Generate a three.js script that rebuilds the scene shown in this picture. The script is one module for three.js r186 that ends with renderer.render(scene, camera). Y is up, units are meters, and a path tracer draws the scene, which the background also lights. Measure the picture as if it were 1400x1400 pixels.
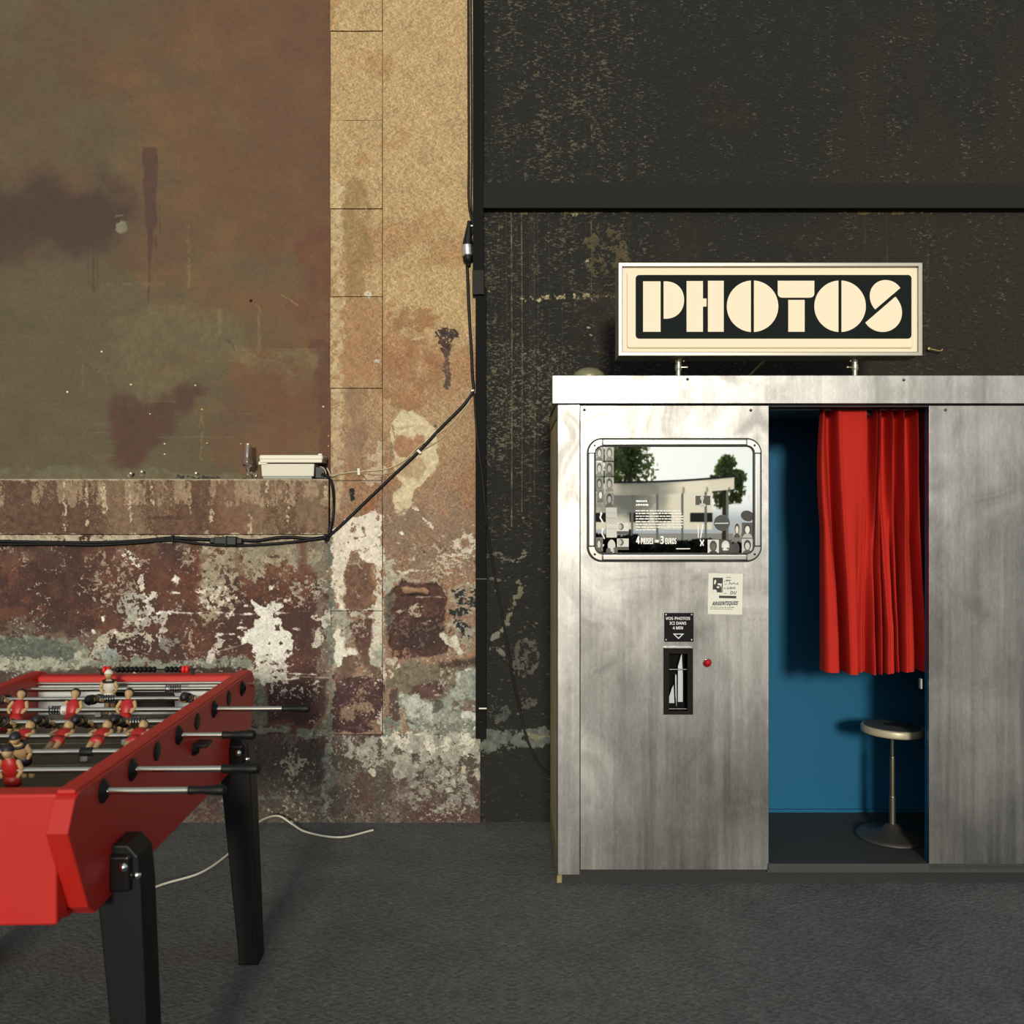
import * as THREE from 'three';
import { RoundedBoxGeometry } from 'three/addons/geometries/RoundedBoxGeometry.js';
import { mergeGeometries } from 'three/addons/utils/BufferGeometryUtils.js';

// ---------------------------------------------------------------- camera, sky, sun, exposure
const EYE = 1.52, F = 1300;                       // eye height in metres; focal length in pixels of the 1400-pixel frame
const scene = new THREE.Scene();
const camera = new THREE.PerspectiveCamera(2 * Math.atan(700 / F) * 180 / Math.PI, 1, 0.05, 200);
camera.position.set(0, EYE, 0);
camera.lookAt(0, EYE, -5);
camera.focus = 4.45;
camera.userData.fStop = 4.2;

const renderer = new THREE.WebGLRenderer({ antialias: true });
renderer.toneMapping = THREE.LinearToneMapping;
renderer.toneMappingExposure = 1.0;
renderer.shadowMap.enabled = true;

const SUN_UP = 11.5 * Math.PI / 180, SUN_TURN = 0.0;
const sunDir = new THREE.Vector3(Math.sin(SUN_TURN) * Math.cos(SUN_UP), Math.sin(SUN_UP), Math.cos(SUN_TURN) * Math.cos(SUN_UP));
{
  // hazy evening air: pale and warm towards the sun and the horizon, cooler overhead
  const W = 512, H = 256, d = new Float32Array(W * H * 4), v = new THREE.Vector3();
  for (let j = 0; j < H; j++) for (let i = 0; i < W; i++) {
    const el = ((j + 0.5) / H - 0.5) * Math.PI, az = ((i + 0.5) / W - 0.5) * 2 * Math.PI;
    v.set(Math.cos(az) * Math.cos(el), Math.sin(el), Math.sin(az) * Math.cos(el));
    const up = Math.max(0, v.y), horizon = Math.pow(1 - up, 3), near = Math.max(0, v.dot(sunDir)), glow = 0.5 * Math.pow(near, 10) + 0.26 * Math.pow(near, 3);
    const o = (j * W + i) * 4;
    d[o] = 0.27 + 0.13 * horizon + glow; d[o + 1] = 0.31 + 0.14 * horizon + glow * 0.97; d[o + 2] = 0.35 + 0.13 * horizon + glow * 0.86; d[o + 3] = 1;
  }
  const sky = new THREE.DataTexture(d, W, H, THREE.RGBAFormat, THREE.FloatType);
  sky.mapping = THREE.EquirectangularReflectionMapping; sky.magFilter = THREE.LinearFilter; sky.needsUpdate = true;
  scene.background = sky; scene.environment = sky;
}
const sun = new THREE.DirectionalLight(new THREE.Color(1, 0.91, 0.77), 2.5);
sun.name = 'sun';
sun.position.copy(sunDir).multiplyScalar(20).add(new THREE.Vector3(0, 1.5, -4));
sun.target.position.set(0, 1.5, -4);
sun.castShadow = true;
sun.shadow.radius = 13;                           // seen through haze: a wide soft disc
sun.shadow.mapSize.set(2048, 2048);
Object.assign(sun.shadow.camera, { left: -6, right: 6, top: 5, bottom: -3, near: 1, far: 45 });
scene.add(sun, sun.target);

// ---------------------------------------------------------------- helpers
const { smoothstep: sstep, clamp, lerp } = THREE.MathUtils;
let seed = 7;
const rnd = () => { seed = (seed + 0x6d2b79f5) | 0; let t = Math.imul(seed ^ (seed >>> 15), 1 | seed); t = (t + Math.imul(t ^ (t >>> 7), 61 | t)) ^ t; return ((t ^ (t >>> 14)) >>> 0) / 4294967296; };
const PERM = new Uint8Array(512), VAL = new Float32Array(256);
for (let i = 0; i < 256; i++) { PERM[i] = i; VAL[i] = rnd() * 2 - 1; }
for (let i = 255; i > 0; i--) { const j = Math.floor(rnd() * (i + 1)), t = PERM[i]; PERM[i] = PERM[j]; PERM[j] = t; }
for (let i = 0; i < 256; i++) PERM[i + 256] = PERM[i];
function noise(x, y) {
  const ix = Math.floor(x), iy = Math.floor(y), fx = x - ix, fy = y - iy, u = fx * fx * (3 - 2 * fx), v = fy * fy * (3 - 2 * fy);
  const a = PERM[(ix & 255) + PERM[iy & 255]], b = PERM[((ix + 1) & 255) + PERM[iy & 255]], c = PERM[(ix & 255) + PERM[(iy + 1) & 255]], d = PERM[((ix + 1) & 255) + PERM[(iy + 1) & 255]];
  return (VAL[a] * (1 - u) + VAL[b] * u) * (1 - v) + (VAL[c] * (1 - u) + VAL[d] * u) * v;
}
const fbm = (x, y, n = 4) => { let s = 0, a = 0.5, t = 0; for (let i = 0; i < n; i++) { s += a * noise(x, y); t += a; x = x * 2.03 + 17.1; y = y * 2.03 + 5.7; a *= 0.55; } return s / t; };

// photograph pixel + distance from the camera -> point in the place
const PX = (px, d) => (px - 700) * d / F, PY = (py, d) => EYE + (700 - py) * d / F;
const at = (px, py, d) => new THREE.Vector3(PX(px, d), PY(py, d), -d);

const taken = {};
const numbered = (n) => { const k = taken[n] = (taken[n] ?? -1) + 1; return k ? n + '_' + String(k).padStart(3, '0') : n; };
function mesh(name, g, m, parent) {
  const o = new THREE.Mesh(g, m);
  o.name = numbered(name); o.castShadow = o.receiveShadow = true;
  (parent ?? scene).add(o);
  return o;
}
function tag(o, label, category, group) { o.userData.label = label; o.userData.category = category; if (group) o.userData.group = group; return o; }
function thing(name, pos, label, category, group) {
  const o = new THREE.Group(); o.name = numbered(name); o.position.copy(pos); scene.add(o);
  return tag(o, label, category, group);
}
function struct(name, g, m) { const o = mesh(name, g, m); o.userData.kind = 'structure'; return o; }
const V = (x, y, z) => new THREE.Vector3(x, y, z);
const move = (g, x, y, z) => g.translate(x, y, z);
function box(w, h, d, r = 0, seg = 2) { return r ? new RoundedBoxGeometry(w, h, d, seg, Math.min(r, w / 2.01, h / 2.01, d / 2.01)) : new THREE.BoxGeometry(w, h, d); }
function boxFrom(x0, x1, y0, y1, z0, z1, r = 0) { return move(box(Math.abs(x1 - x0), Math.abs(y1 - y0), Math.abs(z1 - z0), r), (x0 + x1) / 2, (y0 + y1) / 2, (z0 + z1) / 2); }
function merge(list) {
  return mergeGeometries(list.map((g) => {
    const n = g.index ? g.toNonIndexed() : g.clone();
    for (const k of Object.keys(n.attributes)) if (!['position', 'normal', 'uv'].includes(k)) n.deleteAttribute(k);
    if (!n.attributes.uv) n.setAttribute('uv', new THREE.BufferAttribute(new Float32Array(n.attributes.position.count * 2), 2));
    return n;
  }));
}
const tube = (pts, r, seg = pts.length * 8, rad = 8) => new THREE.TubeGeometry(new THREE.CatmullRomCurve3(pts, false, 'centripetal'), seg, r, rad);
function rod(a, b, r, rad = 14) {
  const len = a.distanceTo(b), g = new THREE.CylinderGeometry(r, r, len, rad);
  g.applyQuaternion(new THREE.Quaternion().setFromUnitVectors(V(0, 1, 0), b.clone().sub(a).normalize()));
  return g.translate((a.x + b.x) / 2, (a.y + b.y) / 2, (a.z + b.z) / 2);
}
const lathe = (pts, seg = 24) => new THREE.LatheGeometry(pts.map(([x, y]) => new THREE.Vector2(x, y)), seg);
function roundedRect(w, h, r, S = THREE.Shape) {
  const s = new S(), x = w / 2, y = h / 2;
  s.moveTo(-x + r, -y); s.lineTo(x - r, -y); s.absarc(x - r, -y + r, r, -Math.PI / 2, 0); s.lineTo(x, y - r); s.absarc(x - r, y - r, r, 0, Math.PI / 2);
  s.lineTo(-x + r, y); s.absarc(-x + r, y - r, r, Math.PI / 2, Math.PI); s.lineTo(-x, -y + r); s.absarc(-x + r, -y + r, r, Math.PI, Math.PI * 1.5);
  return s;
}
const extrude = (s, depth, bevel = 0, seg = 2) => new THREE.ExtrudeGeometry(s, { depth, bevelEnabled: bevel > 0, bevelSize: bevel, bevelThickness: bevel, bevelSegments: seg, bevelOffset: -bevel, curveSegments: 20 });
function worldUV(g, x0, y0, w, h) {            // front-facing uv in metres over a given rectangle
  const p = g.attributes.position, uv = new Float32Array(p.count * 2);
  for (let i = 0; i < p.count; i++) { uv[2 * i] = (p.getX(i) - x0) / w; uv[2 * i + 1] = (p.getY(i) - y0) / h; }
  g.setAttribute('uv', new THREE.BufferAttribute(uv, 2));
  return g;
}
const dull = (color, roughness = 0.8, specularIntensity = 0.3) => new THREE.MeshPhysicalMaterial({ color, roughness, specularIntensity });
const std = (color, roughness = 0.6, metalness = 0, more = {}) => new THREE.MeshStandardMaterial({ color, roughness, metalness, ...more });

// ---------------------------------------------------------------- painted surfaces: layers of paint, plaster, stains and chips
class Surface {
  constructor(x0, x1, y0, y1, d, perMetre) {     // metres on the wall; D is the distance at which its photograph coordinates hold
    Object.assign(this, { x0, x1, y0, y1, d, W: Math.round((x1 - x0) * perMetre), H: Math.round((y1 - y0) * perMetre), n: 0 });
    const N = this.W * this.H;
    this.c = new Float32Array(N * 3); this.h = new Float32Array(N); this.b = new Float32Array(N);
    this.k = d / F * perMetre;                   // texels per photograph pixel
  }
  px(i) { return 700 + (this.x0 + (i + 0.5) / this.W * (this.x1 - this.x0)) * F / this.d; }
  py(j) { return 700 - (this.y0 + (j + 0.5) / this.H * (this.y1 - this.y0) - EYE) * F / this.d; }
  each(f) { for (let j = 0; j < this.H; j++) { const y = this.py(j); for (let i = 0; i < this.W; i++) f(this.px(i), y, j * this.W + i); } }
  base(f) { this.each((x, y, o) => { const [r, g, b, bump = 0] = f(x, y); this.c[3 * o] = r; this.c[3 * o + 1] = g; this.c[3 * o + 2] = b; this.b[o] = bump; }); return this; }
  patch(shape, { c, a = 1, soft = 1.2, n = 4, f = 0.08, flake, fs = 0.07, j = 0.1, h = 0, cut = 0 }) {
    const pts = shape.p ?? shape.l, off = 31.7 * ++this.n, { e, w = 1 } = shape;
    let X0, X1, Y0, Y1;
    const pad = n + soft + w + (flake ? flake[1] : 0) + 2;
    if (e) [X0, X1, Y0, Y1] = [e[0] - e[2], e[0] + e[2], e[1] - e[3], e[1] + e[3]];
    else { X0 = Y0 = 1e9; X1 = Y1 = -1e9; for (let i = 0; i < pts.length; i += 2) { X0 = Math.min(X0, pts[i]); X1 = Math.max(X1, pts[i]); Y0 = Math.min(Y0, pts[i + 1]); Y1 = Math.max(Y1, pts[i + 1]); } }
    const toI = (x) => Math.round(((x - 700) * this.d / F - this.x0) / (this.x1 - this.x0) * this.W), toJ = (y) => Math.round((EYE + (700 - y) * this.d / F - this.y0) / (this.y1 - this.y0) * this.H);
    const i0 = clamp(toI(X0 - pad), 0, this.W), i1 = clamp(toI(X1 + pad), 0, this.W), j0 = clamp(toJ(Y1 + pad), 0, this.H), j1 = clamp(toJ(Y0 - pad), 0, this.H), N = pts ? pts.length / 2 : 0;
    for (let jj = j0; jj < j1; jj++) {
      const y = this.py(jj);
      for (let ii = i0; ii < i1; ii++) {
        const x = this.px(ii);
        let d;
        if (e) { const q = Math.hypot((x - e[0]) / e[2], (y - e[1]) / e[3]); d = (q - 1) * Math.min(e[2], e[3]); }
        else {
          let best = 1e9, inside = false;
          for (let k = 0, m = N - 1; k < N; m = k++) {
            const ax = pts[2 * k], ay = pts[2 * k + 1], bx = pts[2 * m], by = pts[2 * m + 1];
            if (shape.l && k === 0) continue;
            const ex = bx - ax, ey = by - ay, t = clamp(((x - ax) * ex + (y - ay) * ey) / (ex * ex + ey * ey || 1), 0, 1), qx = x - ax - ex * t, qy = y - ay - ey * t;
            best = Math.min(best, qx * qx + qy * qy);
            if ((ay > y) !== (by > y) && x < (bx - ax) * (y - ay) / (by - ay) + ax) inside = !inside;
          }
          best = Math.sqrt(best);
          d = shape.l ? best - w : inside ? -best : best;
        }
        d += n * fbm(x * f + off, y * f - off, 4) * 1.6 + Math.min(0.8, n * 0.25) * noise(x * 0.7 + off, y * 0.7);
        let m;
        if (flake) m = d > flake[1] ? 0 : sstep(flake[0] - Math.max(0, d / flake[1]) * 0.8 + fbm(x * flake[2] + off, y * flake[2] * (flake[3] ?? 1) + off, 4) * 0.85 + noise(x * 0.55 + off, y * 0.55) * 0.16 + noise(x * 1.3, y * 1.3 + off) * 0.12 - 0.5, -fs, fs);
        else m = 1 - sstep(d, -soft, soft);
        if (m <= 0.002) continue;
        m *= a;
        const o = jj * this.W + ii, v = 1 + j * (noise(x * 0.9 + off, y * 0.9) * 0.6 + noise(x * 0.21, y * 0.21 + off));
        for (let q = 0; q < 3; q++) this.c[3 * o + q] += (c[q] * v - this.c[3 * o + q]) * m;
        this.h[o] += h * m; this.b[o] += cut * m;
      }
    }
    return this;
  }
  specks(count, x0, x1, y0, y1, c, smin, smax, a = 0.9, stretch = 1) {
    for (let k = 0; k < count; k++) {
      const s = lerp(smin, smax, rnd() ** 2.5);
      this.patch({ e: [lerp(x0, x1, rnd()), lerp(y0, y1, rnd()), s * stretch, s] }, { c, a: a * (0.5 + rnd() * 0.5), soft: 0.5, n: s * 0.7, f: 0.6 / s });
    }
    return this;
  }
  height(X, Y) {
    const i = clamp(Math.floor((X - this.x0) / (this.x1 - this.x0) * this.W), 1, this.W - 2), j = clamp(Math.floor((Y - this.y0) / (this.y1 - this.y0) * this.H), 1, this.H - 2);
    let s = 0;
    for (let b = -1; b < 2; b++) for (let a = -1; a < 2; a++) s += this.h[(j + b) * this.W + i + a];
    return s / 9;
  }
  material(roughness, bumpScale, gain = 1, sat = 1) {
    const N = this.W * this.H, c = new Uint8Array(N * 4), b = new Uint8Array(N * 4);
    for (let o = 0; o < N; o++) {
      const grey = 0.3 * this.c[3 * o] + 0.59 * this.c[3 * o + 1] + 0.11 * this.c[3 * o + 2];
      for (let q = 0; q < 3; q++) c[4 * o + q] = clamp((grey + (this.c[3 * o + q] - grey) * sat) * gain, 0, 255);
      b[4 * o] = b[4 * o + 1] = b[4 * o + 2] = clamp(128 + this.b[o] * 127, 0, 255); c[4 * o + 3] = b[4 * o + 3] = 255;
    }
    const T = (a, cs) => { const t = new THREE.DataTexture(a, this.W, this.H); t.magFilter = THREE.LinearFilter; t.wrapS = t.wrapT = THREE.MirroredRepeatWrapping; if (cs) t.colorSpace = THREE.SRGBColorSpace; t.needsUpdate = true; return t; };
    return new THREE.MeshStandardMaterial({ map: T(c, true), bumpMap: T(b), bumpScale, roughness, metalness: 0 });
  }
  uv(g) { return worldUV(g, this.x0, this.y0, this.x1 - this.x0, this.y1 - this.y0); }
}
// a slab whose front carries the surface's own relief
function relief(s, x0, x1, y0, y1, zFront, zBack, cell, extra = () => 0, inset = 0.0005) {
  const nx = Math.max(2, Math.round((x1 - x0) / cell)), ny = Math.max(2, Math.round((y1 - y0) / cell)), g = new THREE.PlaneGeometry(x1 - x0, y1 - y0, nx, ny);
  g.translate((x0 + x1) / 2, (y0 + y1) / 2, 0);
  const p = g.attributes.position, e = 0.012;
  for (let i = 0; i < p.count; i++) {
    const x = p.getX(i), y = p.getY(i), edge = Math.min(1, Math.min(x - x0, x1 - x, y - y0, y1 - y) / e);
    p.setZ(i, zFront + s.height(x, y) * Math.max(0, edge) + extra(x, y));
  }
  g.computeVertexNormals();
  const sides = [boxFrom(x0, x1, y0, y1, zBack, zFront - inset)];
  const all = merge([g, ...sides.map((q) => { const n = q.toNonIndexed(), keep = []; const a = n.attributes; for (let t = 0; t < a.position.count; t += 3) if (a.normal.getZ(t) < 0.9) keep.push(t, t + 1, t + 2); const o = new THREE.BufferGeometry(); for (const k of ['position', 'normal', 'uv']) { const sz = a[k].itemSize, f = new Float32Array(keep.length * sz); keep.forEach((v, i) => { for (let c = 0; c < sz; c++) f[i * sz + c] = a[k].array[v * sz + c]; }); o.setAttribute(k, new THREE.BufferAttribute(f, sz)); } return o; })]);
  return s.uv(all);
}

// ---------------------------------------------------------------- the wall
const WALL = 4.68, mixc = (a, b, t) => [lerp(a[0], b[0], t), lerp(a[1], b[1], t), lerp(a[2], b[2], t)];
const grain = (c, g) => [c[0] * g, c[1] * g, c[2] * g];
const WHITE = [224, 219, 203], PALE = [196, 187, 164], MORTAR = [132, 128, 108], TEAL = [138, 148, 134], MAROON = [78, 51, 43];

// plaster pier, jamb, lower wall and plinth share one painted surface
const plaster = new Surface(-3.4, -0.12, 0, 4.3, WALL, 420);
plaster.base((x, y) => {
  const big = fbm(x * 0.012, y * 0.012, 4), mid = fbm(x * 0.05 + 9, y * 0.05, 4), st = fbm(x * 0.42, y * 0.42 + 3, 3), fine = noise(x * 1.1, y * 1.1);
  let c, bump;
  if (x > 450 && y < 1003) {                                       // stippled render of the pier and faces of the jamb
    const t = sstep(y + big * 120, 380, 640), low = sstep(y + big * 90, 560, 760);
    c = mixc([184, 153, 102], [166, 131, 94], t);
    c = mixc(c, [146, 116, 92], low);
    c = mixc(c, [156, 106, 64], 0.45 * sstep(big + mid * 0.5, 0.18, 0.5));
    c = grain(c, 1 + 0.20 * st + 0.13 * fine + 0.08 * mid);
    bump = st * 0.8 + fine * 0.4;
  } else if (y < 1003) {                                           // lower wall on the left: old maroon limewash
    const beige = sstep(-y + 790 + big * 40 + mid * 34 + lerp(-26, 20, sstep(x + mid * 50, 240, 310)), 0, 60);
    c = mixc(MAROON, [100, 60, 44], sstep(big + 0.4 * mid, -0.2, 0.5));
    c = mixc(c, [132, 113, 88], beige * sstep(st * 0.6 + mid, -0.35, 0.35) * 0.8);
    c = grain(c, 1 + 0.10 * st + 0.06 * fine + 0.10 * mid);
    bump = st * 0.35 + mid * 0.2;
  } else {                                                         // plinth
    c = mixc([82, 72, 62], [86, 62, 55], sstep(big + mid * 0.4, -0.05, 0.35));
    c = mixc(c, [118, 112, 98], 0.55 * sstep(mid + 0.5 * st, 0.12, 0.5));
    c = grain(c, 1 + 0.18 * st + 0.1 * fine);
    bump = st * 0.7 + mid * 0.5;
  }
  return [...c, bump * 0.6];
});
{
  const s = plaster;
  // --- sill face and the rough strip below it
  s.patch({ p: [-260, 655, 450, 655, 451, 726, 440, 731, -260, 731] }, { c: [128, 100, 74], n: 0.3, soft: 0.8, j: 0.1 });
  s.patch({ p: [-260, 655, 450, 655, 451, 731, -260, 731] }, { c: [98, 70, 52], n: 2, flake: [0.42, 3, 0.02, 0.35], j: 0.14 });
  s.patch({ p: [230, 658, 330, 658, 340, 730, 245, 730] }, { c: [122, 80, 58], n: 4, flake: [0.5, 12, 0.05, 0.5], fs: 0.3, a: 0.6, j: 0.14 });
  s.patch({ p: [-260, 656, 450, 656, 450, 690, -260, 690] }, { c: [170, 145, 112], n: 3, flake: [0.36, 9, 0.12, 0.25], j: 0.14, a: 0.7 });
  s.patch({ l: [-260, 655.5, 450, 655.5], w: 1.6 }, { c: [176, 162, 132], n: 1.4, f: 0.2, a: 0.9 });
  for (const [x, y0, y1, w] of [[121, 668, 720, 2], [144, 662, 700, 3], [262, 680, 700, 1.5], [342, 705, 728, 2], [394, 672, 712, 1.4], [180, 664, 712, 1.2], [90, 662, 725, 2], [366, 660, 690, 1.5], [290, 700, 712, 3], [446, 668, 680, 2.5], [210, 666, 690, 2]]) s.patch({ l: [x, y0, x + 1, y1], w }, { c: [190, 172, 140], n: 2, f: 0.3, flake: [0.42, 2, 0.35, 0.6] });
  s.patch({ l: [205, 708, 250, 708], w: 2.5 }, { c: [66, 48, 40], n: 2, f: 0.2, a: 0.6 });
  s.patch({ p: [-260, 731.5, 452, 731.5, 452, 739, 300, 741, -260, 737] }, { c: [178, 166, 138], n: 1.6, f: 0.1, flake: [0.72, 3, 0.12], j: 0.12 });
  // --- lower wall, left
  s.patch({ p: [268, 742, 446, 742, 446, 800, 420, 808, 360, 780, 330, 800, 300, 840, 276, 850] }, { c: [158, 143, 116], n: 6, flake: [0.50, 26, 0.16], j: 0.12 });
  s.patch({ p: [330, 745, 440, 745, 440, 772, 350, 775] }, { c: [150, 141, 116], n: 6, flake: [0.5, 14, 0.06], a: 0.8 });
  s.patch({ l: [264, 740, 268, 770, 266, 832], w: 7 }, { c: [104, 58, 42], n: 3, soft: 4, a: 0.85 });
  s.patch({ l: [414, 745, 416, 820], w: 6 }, { c: [98, 60, 46], n: 3, soft: 4, a: 0.7 });
  s.patch({ e: [382, 800, 46, 22] }, { c: [108, 62, 44], n: 8, flake: [0.55, 14, 0.1], a: 0.8 });
  s.patch({ p: [-260, 850, 60, 850, 130, 870, 150, 925, -260, 930] }, { c: [118, 116, 98], n: 8, flake: [0.6, 12, 0.05], a: 0.5 });
  s.patch({ p: [428, 745, 452, 740, 452, 1000, 436, 1000, 431, 900, 436, 820] }, { c: [124, 110, 92], n: 5, flake: [0.62, 8, 0.1], a: 0.8 });
  s.patch({ p: [-260, 780, 75, 780, 122, 800, 130, 860, 60, 866, -260, 880] }, { c: [60, 40, 36], n: 8, flake: [0.55, 20, 0.05], a: 0.6 });
  // crumbling grey patch, far left
  s.patch({ p: [-60, 862, 20, 868, 82, 872, 106, 874, 122, 888, 128, 902, 112, 914, 40, 920, -60, 918] }, { c: [122, 124, 106], n: 6, h: -0.006, j: 0.14, cut: -0.2 });
  s.patch({ p: [-60, 872, 78, 876, 98, 882, 110, 896, 92, 904, 30, 906, -60, 900] }, { c: [92, 98, 86], n: 4, h: -0.004, j: 0.12 });
  s.patch({ p: [-60, 900, 70, 900, 112, 896, 128, 890, 132, 908, 100, 918, -60, 920] }, { c: [160, 160, 138], n: 6, flake: [0.55, 6, 0.12], j: 0.1 });
  // stone outline with a pale rim
  s.patch({ p: [130, 876, 136, 867, 150, 863, 190, 864, 206, 870, 209, 886, 204, 896, 180, 900, 138, 902, 128, 894] }, { c: [178, 170, 146], n: 5, h: 0.004, flake: [0.72, 4, 0.16], j: 0.1 });
  s.patch({ p: [154, 872, 196, 869, 203, 884, 196, 896, 160, 900, 148, 890] }, { c: [72, 46, 40], n: 6, flake: [0.62, 5, 0.3], j: 0.12 });
  s.patch({ e: [144, 896, 15, 9] }, { c: [138, 146, 138], n: 5, flake: [0.6, 5, 0.2] });
  s.patch({ l: [128, 908, 200, 905, 232, 914, 262, 903, 300, 906, 332, 903, 350, 910, 356, 930, 352, 965], w: 5.5 }, { c: [126, 130, 112], n: 5, flake: [0.62, 6, 0.12], h: 0.003 });
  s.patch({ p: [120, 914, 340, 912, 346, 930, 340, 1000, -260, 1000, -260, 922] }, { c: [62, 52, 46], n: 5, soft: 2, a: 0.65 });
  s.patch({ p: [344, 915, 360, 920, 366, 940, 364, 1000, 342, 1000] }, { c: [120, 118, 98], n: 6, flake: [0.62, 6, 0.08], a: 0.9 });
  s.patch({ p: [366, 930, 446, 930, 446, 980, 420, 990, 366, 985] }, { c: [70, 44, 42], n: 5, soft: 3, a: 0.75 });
  // chips of white paint
  s.patch({ l: [172, 757, 182, 766, 190, 772], w: 2.6 }, { c: WHITE, n: 4, f: 0.25, flake: [0.6, 4, 0.22] });
  s.patch({ e: [240, 793, 5.5, 5] }, { c: WHITE, n: 4, f: 0.25 });
  s.patch({ e: [238, 810, 5, 1.8] }, { c: WHITE, n: 2, f: 0.3 });
  s.patch({ l: [193, 790, 194, 808, 200, 815], w: 2.5 }, { c: [206, 198, 178], n: 4, f: 0.2, flake: [0.6, 5, 0.2] });
  s.patch({ l: [212, 812, 200, 822, 206, 832, 198, 846, 186, 852], w: 3 }, { c: [204, 199, 182], n: 4, f: 0.14, flake: [0.66, 5, 0.16] });
  s.patch({ l: [176, 812, 165, 824, 164, 836], w: 3 }, { c: [160, 152, 134], n: 4, f: 0.14, flake: [0.6, 6, 0.14] });
  s.patch({ e: [184, 838, 22, 26] }, { c: [168, 164, 148], n: 8, flake: [0.40, 10, 0.13] });
  s.patch({ e: [290, 815, 22, 14] }, { c: [206, 196, 174], n: 6, flake: [0.36, 10, 0.24] });
  s.patch({ e: [160, 780, 40, 30] }, { c: [150, 130, 108], n: 8, flake: [0.24, 16, 0.2] });
  s.patch({ l: [212, 838, 235, 837, 262, 838.5, 285, 837, 310, 838, 330, 840, 350, 839, 372, 838, 396, 838], w: 1.1 }, { c: WHITE, n: 1.7, f: 0.16 });
  s.patch({ e: [222, 838, 9, 3] }, { c: WHITE, n: 3, f: 0.2 });
  s.patch({ l: [233, 832, 228, 838, 238, 834], w: 1 }, { c: WHITE, n: 1.5, f: 0.2 });
  s.patch({ e: [315, 841, 5, 3] }, { c: WHITE, n: 3, f: 0.2 });
  s.patch({ l: [316, 838, 321, 832], w: 1 }, { c: WHITE, n: 1, f: 0.2 });
  s.patch({ l: [222, 842, 220, 852, 222, 862, 216, 872], w: 3.4 }, { c: [186, 178, 160], n: 5, f: 0.14, flake: [0.66, 5, 0.18] });
  s.patch({ l: [205, 848, 219, 846], w: 2.4 }, { c: [178, 168, 150], n: 4, f: 0.14, flake: [0.6, 4, 0.2] });
  s.patch({ e: [228, 882, 12, 10] }, { c: [128, 124, 114], n: 6, flake: [0.46, 8, 0.14] });
  s.patch({ l: [298, 868, 299, 876, 297, 884, 290, 894, 286, 904], w: 2.8 }, { c: [202, 194, 176], n: 4, f: 0.14, flake: [0.72, 4, 0.16] });
  s.patch({ l: [298, 868, 308, 867, 320, 867], w: 1.2 }, { c: WHITE, n: 1.6, f: 0.2 });
  s.patch({ l: [300, 890, 316, 886, 336, 880], w: 0.5 }, { c: [196, 188, 172], n: 0.8, f: 0.2, a: 0.8 });
  s.patch({ l: [265, 893, 285, 892, 310, 894, 336, 896], w: 0.6 }, { c: [120, 100, 90], n: 1, f: 0.2, a: 0.8 });
  s.patch({ e: [333, 872, 10, 9] }, { c: WHITE, n: 5, flake: [0.44, 5, 0.2] });
  s.patch({ e: [352, 920, 14, 8] }, { c: [186, 182, 160], n: 5, flake: [0.55, 6, 0.12] });
  // the big white splash where the paint came off
  s.patch({ p: [345, 824, 350, 826, 356, 833, 362, 829, 370, 824, 378, 827, 386, 829, 378, 833, 370, 838, 378, 842, 383, 848, 386, 857, 396, 861, 402, 868, 402, 878, 396, 890, 399, 899, 388, 907, 384, 915, 376, 921, 362, 922, 352, 915, 346, 905, 350, 893, 342, 885, 339, 873, 343, 862, 345, 850, 352, 842, 348, 834] }, { c: [229, 225, 210], n: 5.5, f: 0.11, soft: 0.8, j: 0.04, h: -0.002, cut: -0.4 });
  s.patch({ p: [352, 900, 398, 905, 388, 930, 360, 934, 350, 920] }, { c: [200, 195, 178], n: 5, flake: [0.60, 8, 0.2] });
  for (const e of [[379, 859, 3, 4], [364, 896, 4, 1.6], [384, 880, 2, 2], [372, 908, 5, 1.5], [358, 905, 3, 1.4], [390, 893, 2, 1.6], [352, 918, 3, 1.6], [379, 916, 4, 1.4], [367, 880, 1.4, 1.4]]) s.patch({ e }, { c: [84, 56, 48], n: 2.4, f: 0.35 });
  for (const e of [[405, 860, 4, 2], [434, 846, 4, 2], [430, 842, 3, 1.2], [336, 828, 2.6, 1.4], [330, 858, 4, 1.4], [344, 868, 3, 1.4], [393, 821, 3, 1.3], [372, 803, 5, 2.4], [300, 804, 3, 3], [128, 864, 3, 3], [140, 845, 2.4, 4], [160, 864, 3, 2.4]]) s.patch({ e }, { c: WHITE, n: 2.4, f: 0.3 });
  s.patch({ l: [386, 924, 410, 925, 440, 926.5, 470, 927, 528, 929], w: 0.55 }, { c: [206, 186, 172], n: 0.7, f: 0.1, a: 0.9 });
  s.patch({ l: [370, 922, 400, 921, 432, 922], w: 0.9 }, { c: [214, 206, 190], n: 1.4, f: 0.2 });
  s.patch({ l: [366, 928, 392, 929, 408, 927], w: 1.4 }, { c: [214, 206, 190], n: 2, f: 0.2 });
  s.patch({ l: [370, 928, 372, 940, 370, 950, 374, 962], w: 1 }, { c: [190, 182, 164], n: 2.4, f: 0.2, flake: [0.6, 2, 0.3] });
  s.patch({ e: [400, 945, 30, 9] }, { c: [190, 180, 164], n: 5, flake: [0.26, 8, 0.3] });
  s.patch({ l: [427, 936, 434, 931], w: 1 }, { c: WHITE, n: 1.5, f: 0.3 });
  s.patch({ l: [430, 880, 446, 855, 449, 835], w: 3.4 }, { c: [190, 184, 166], n: 5, f: 0.14, flake: [0.68, 6, 0.14] });
  s.specks(150, 80, 450, 742, 1000, [204, 196, 176], 0.5, 1.8, 0.9, 1.3);
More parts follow.
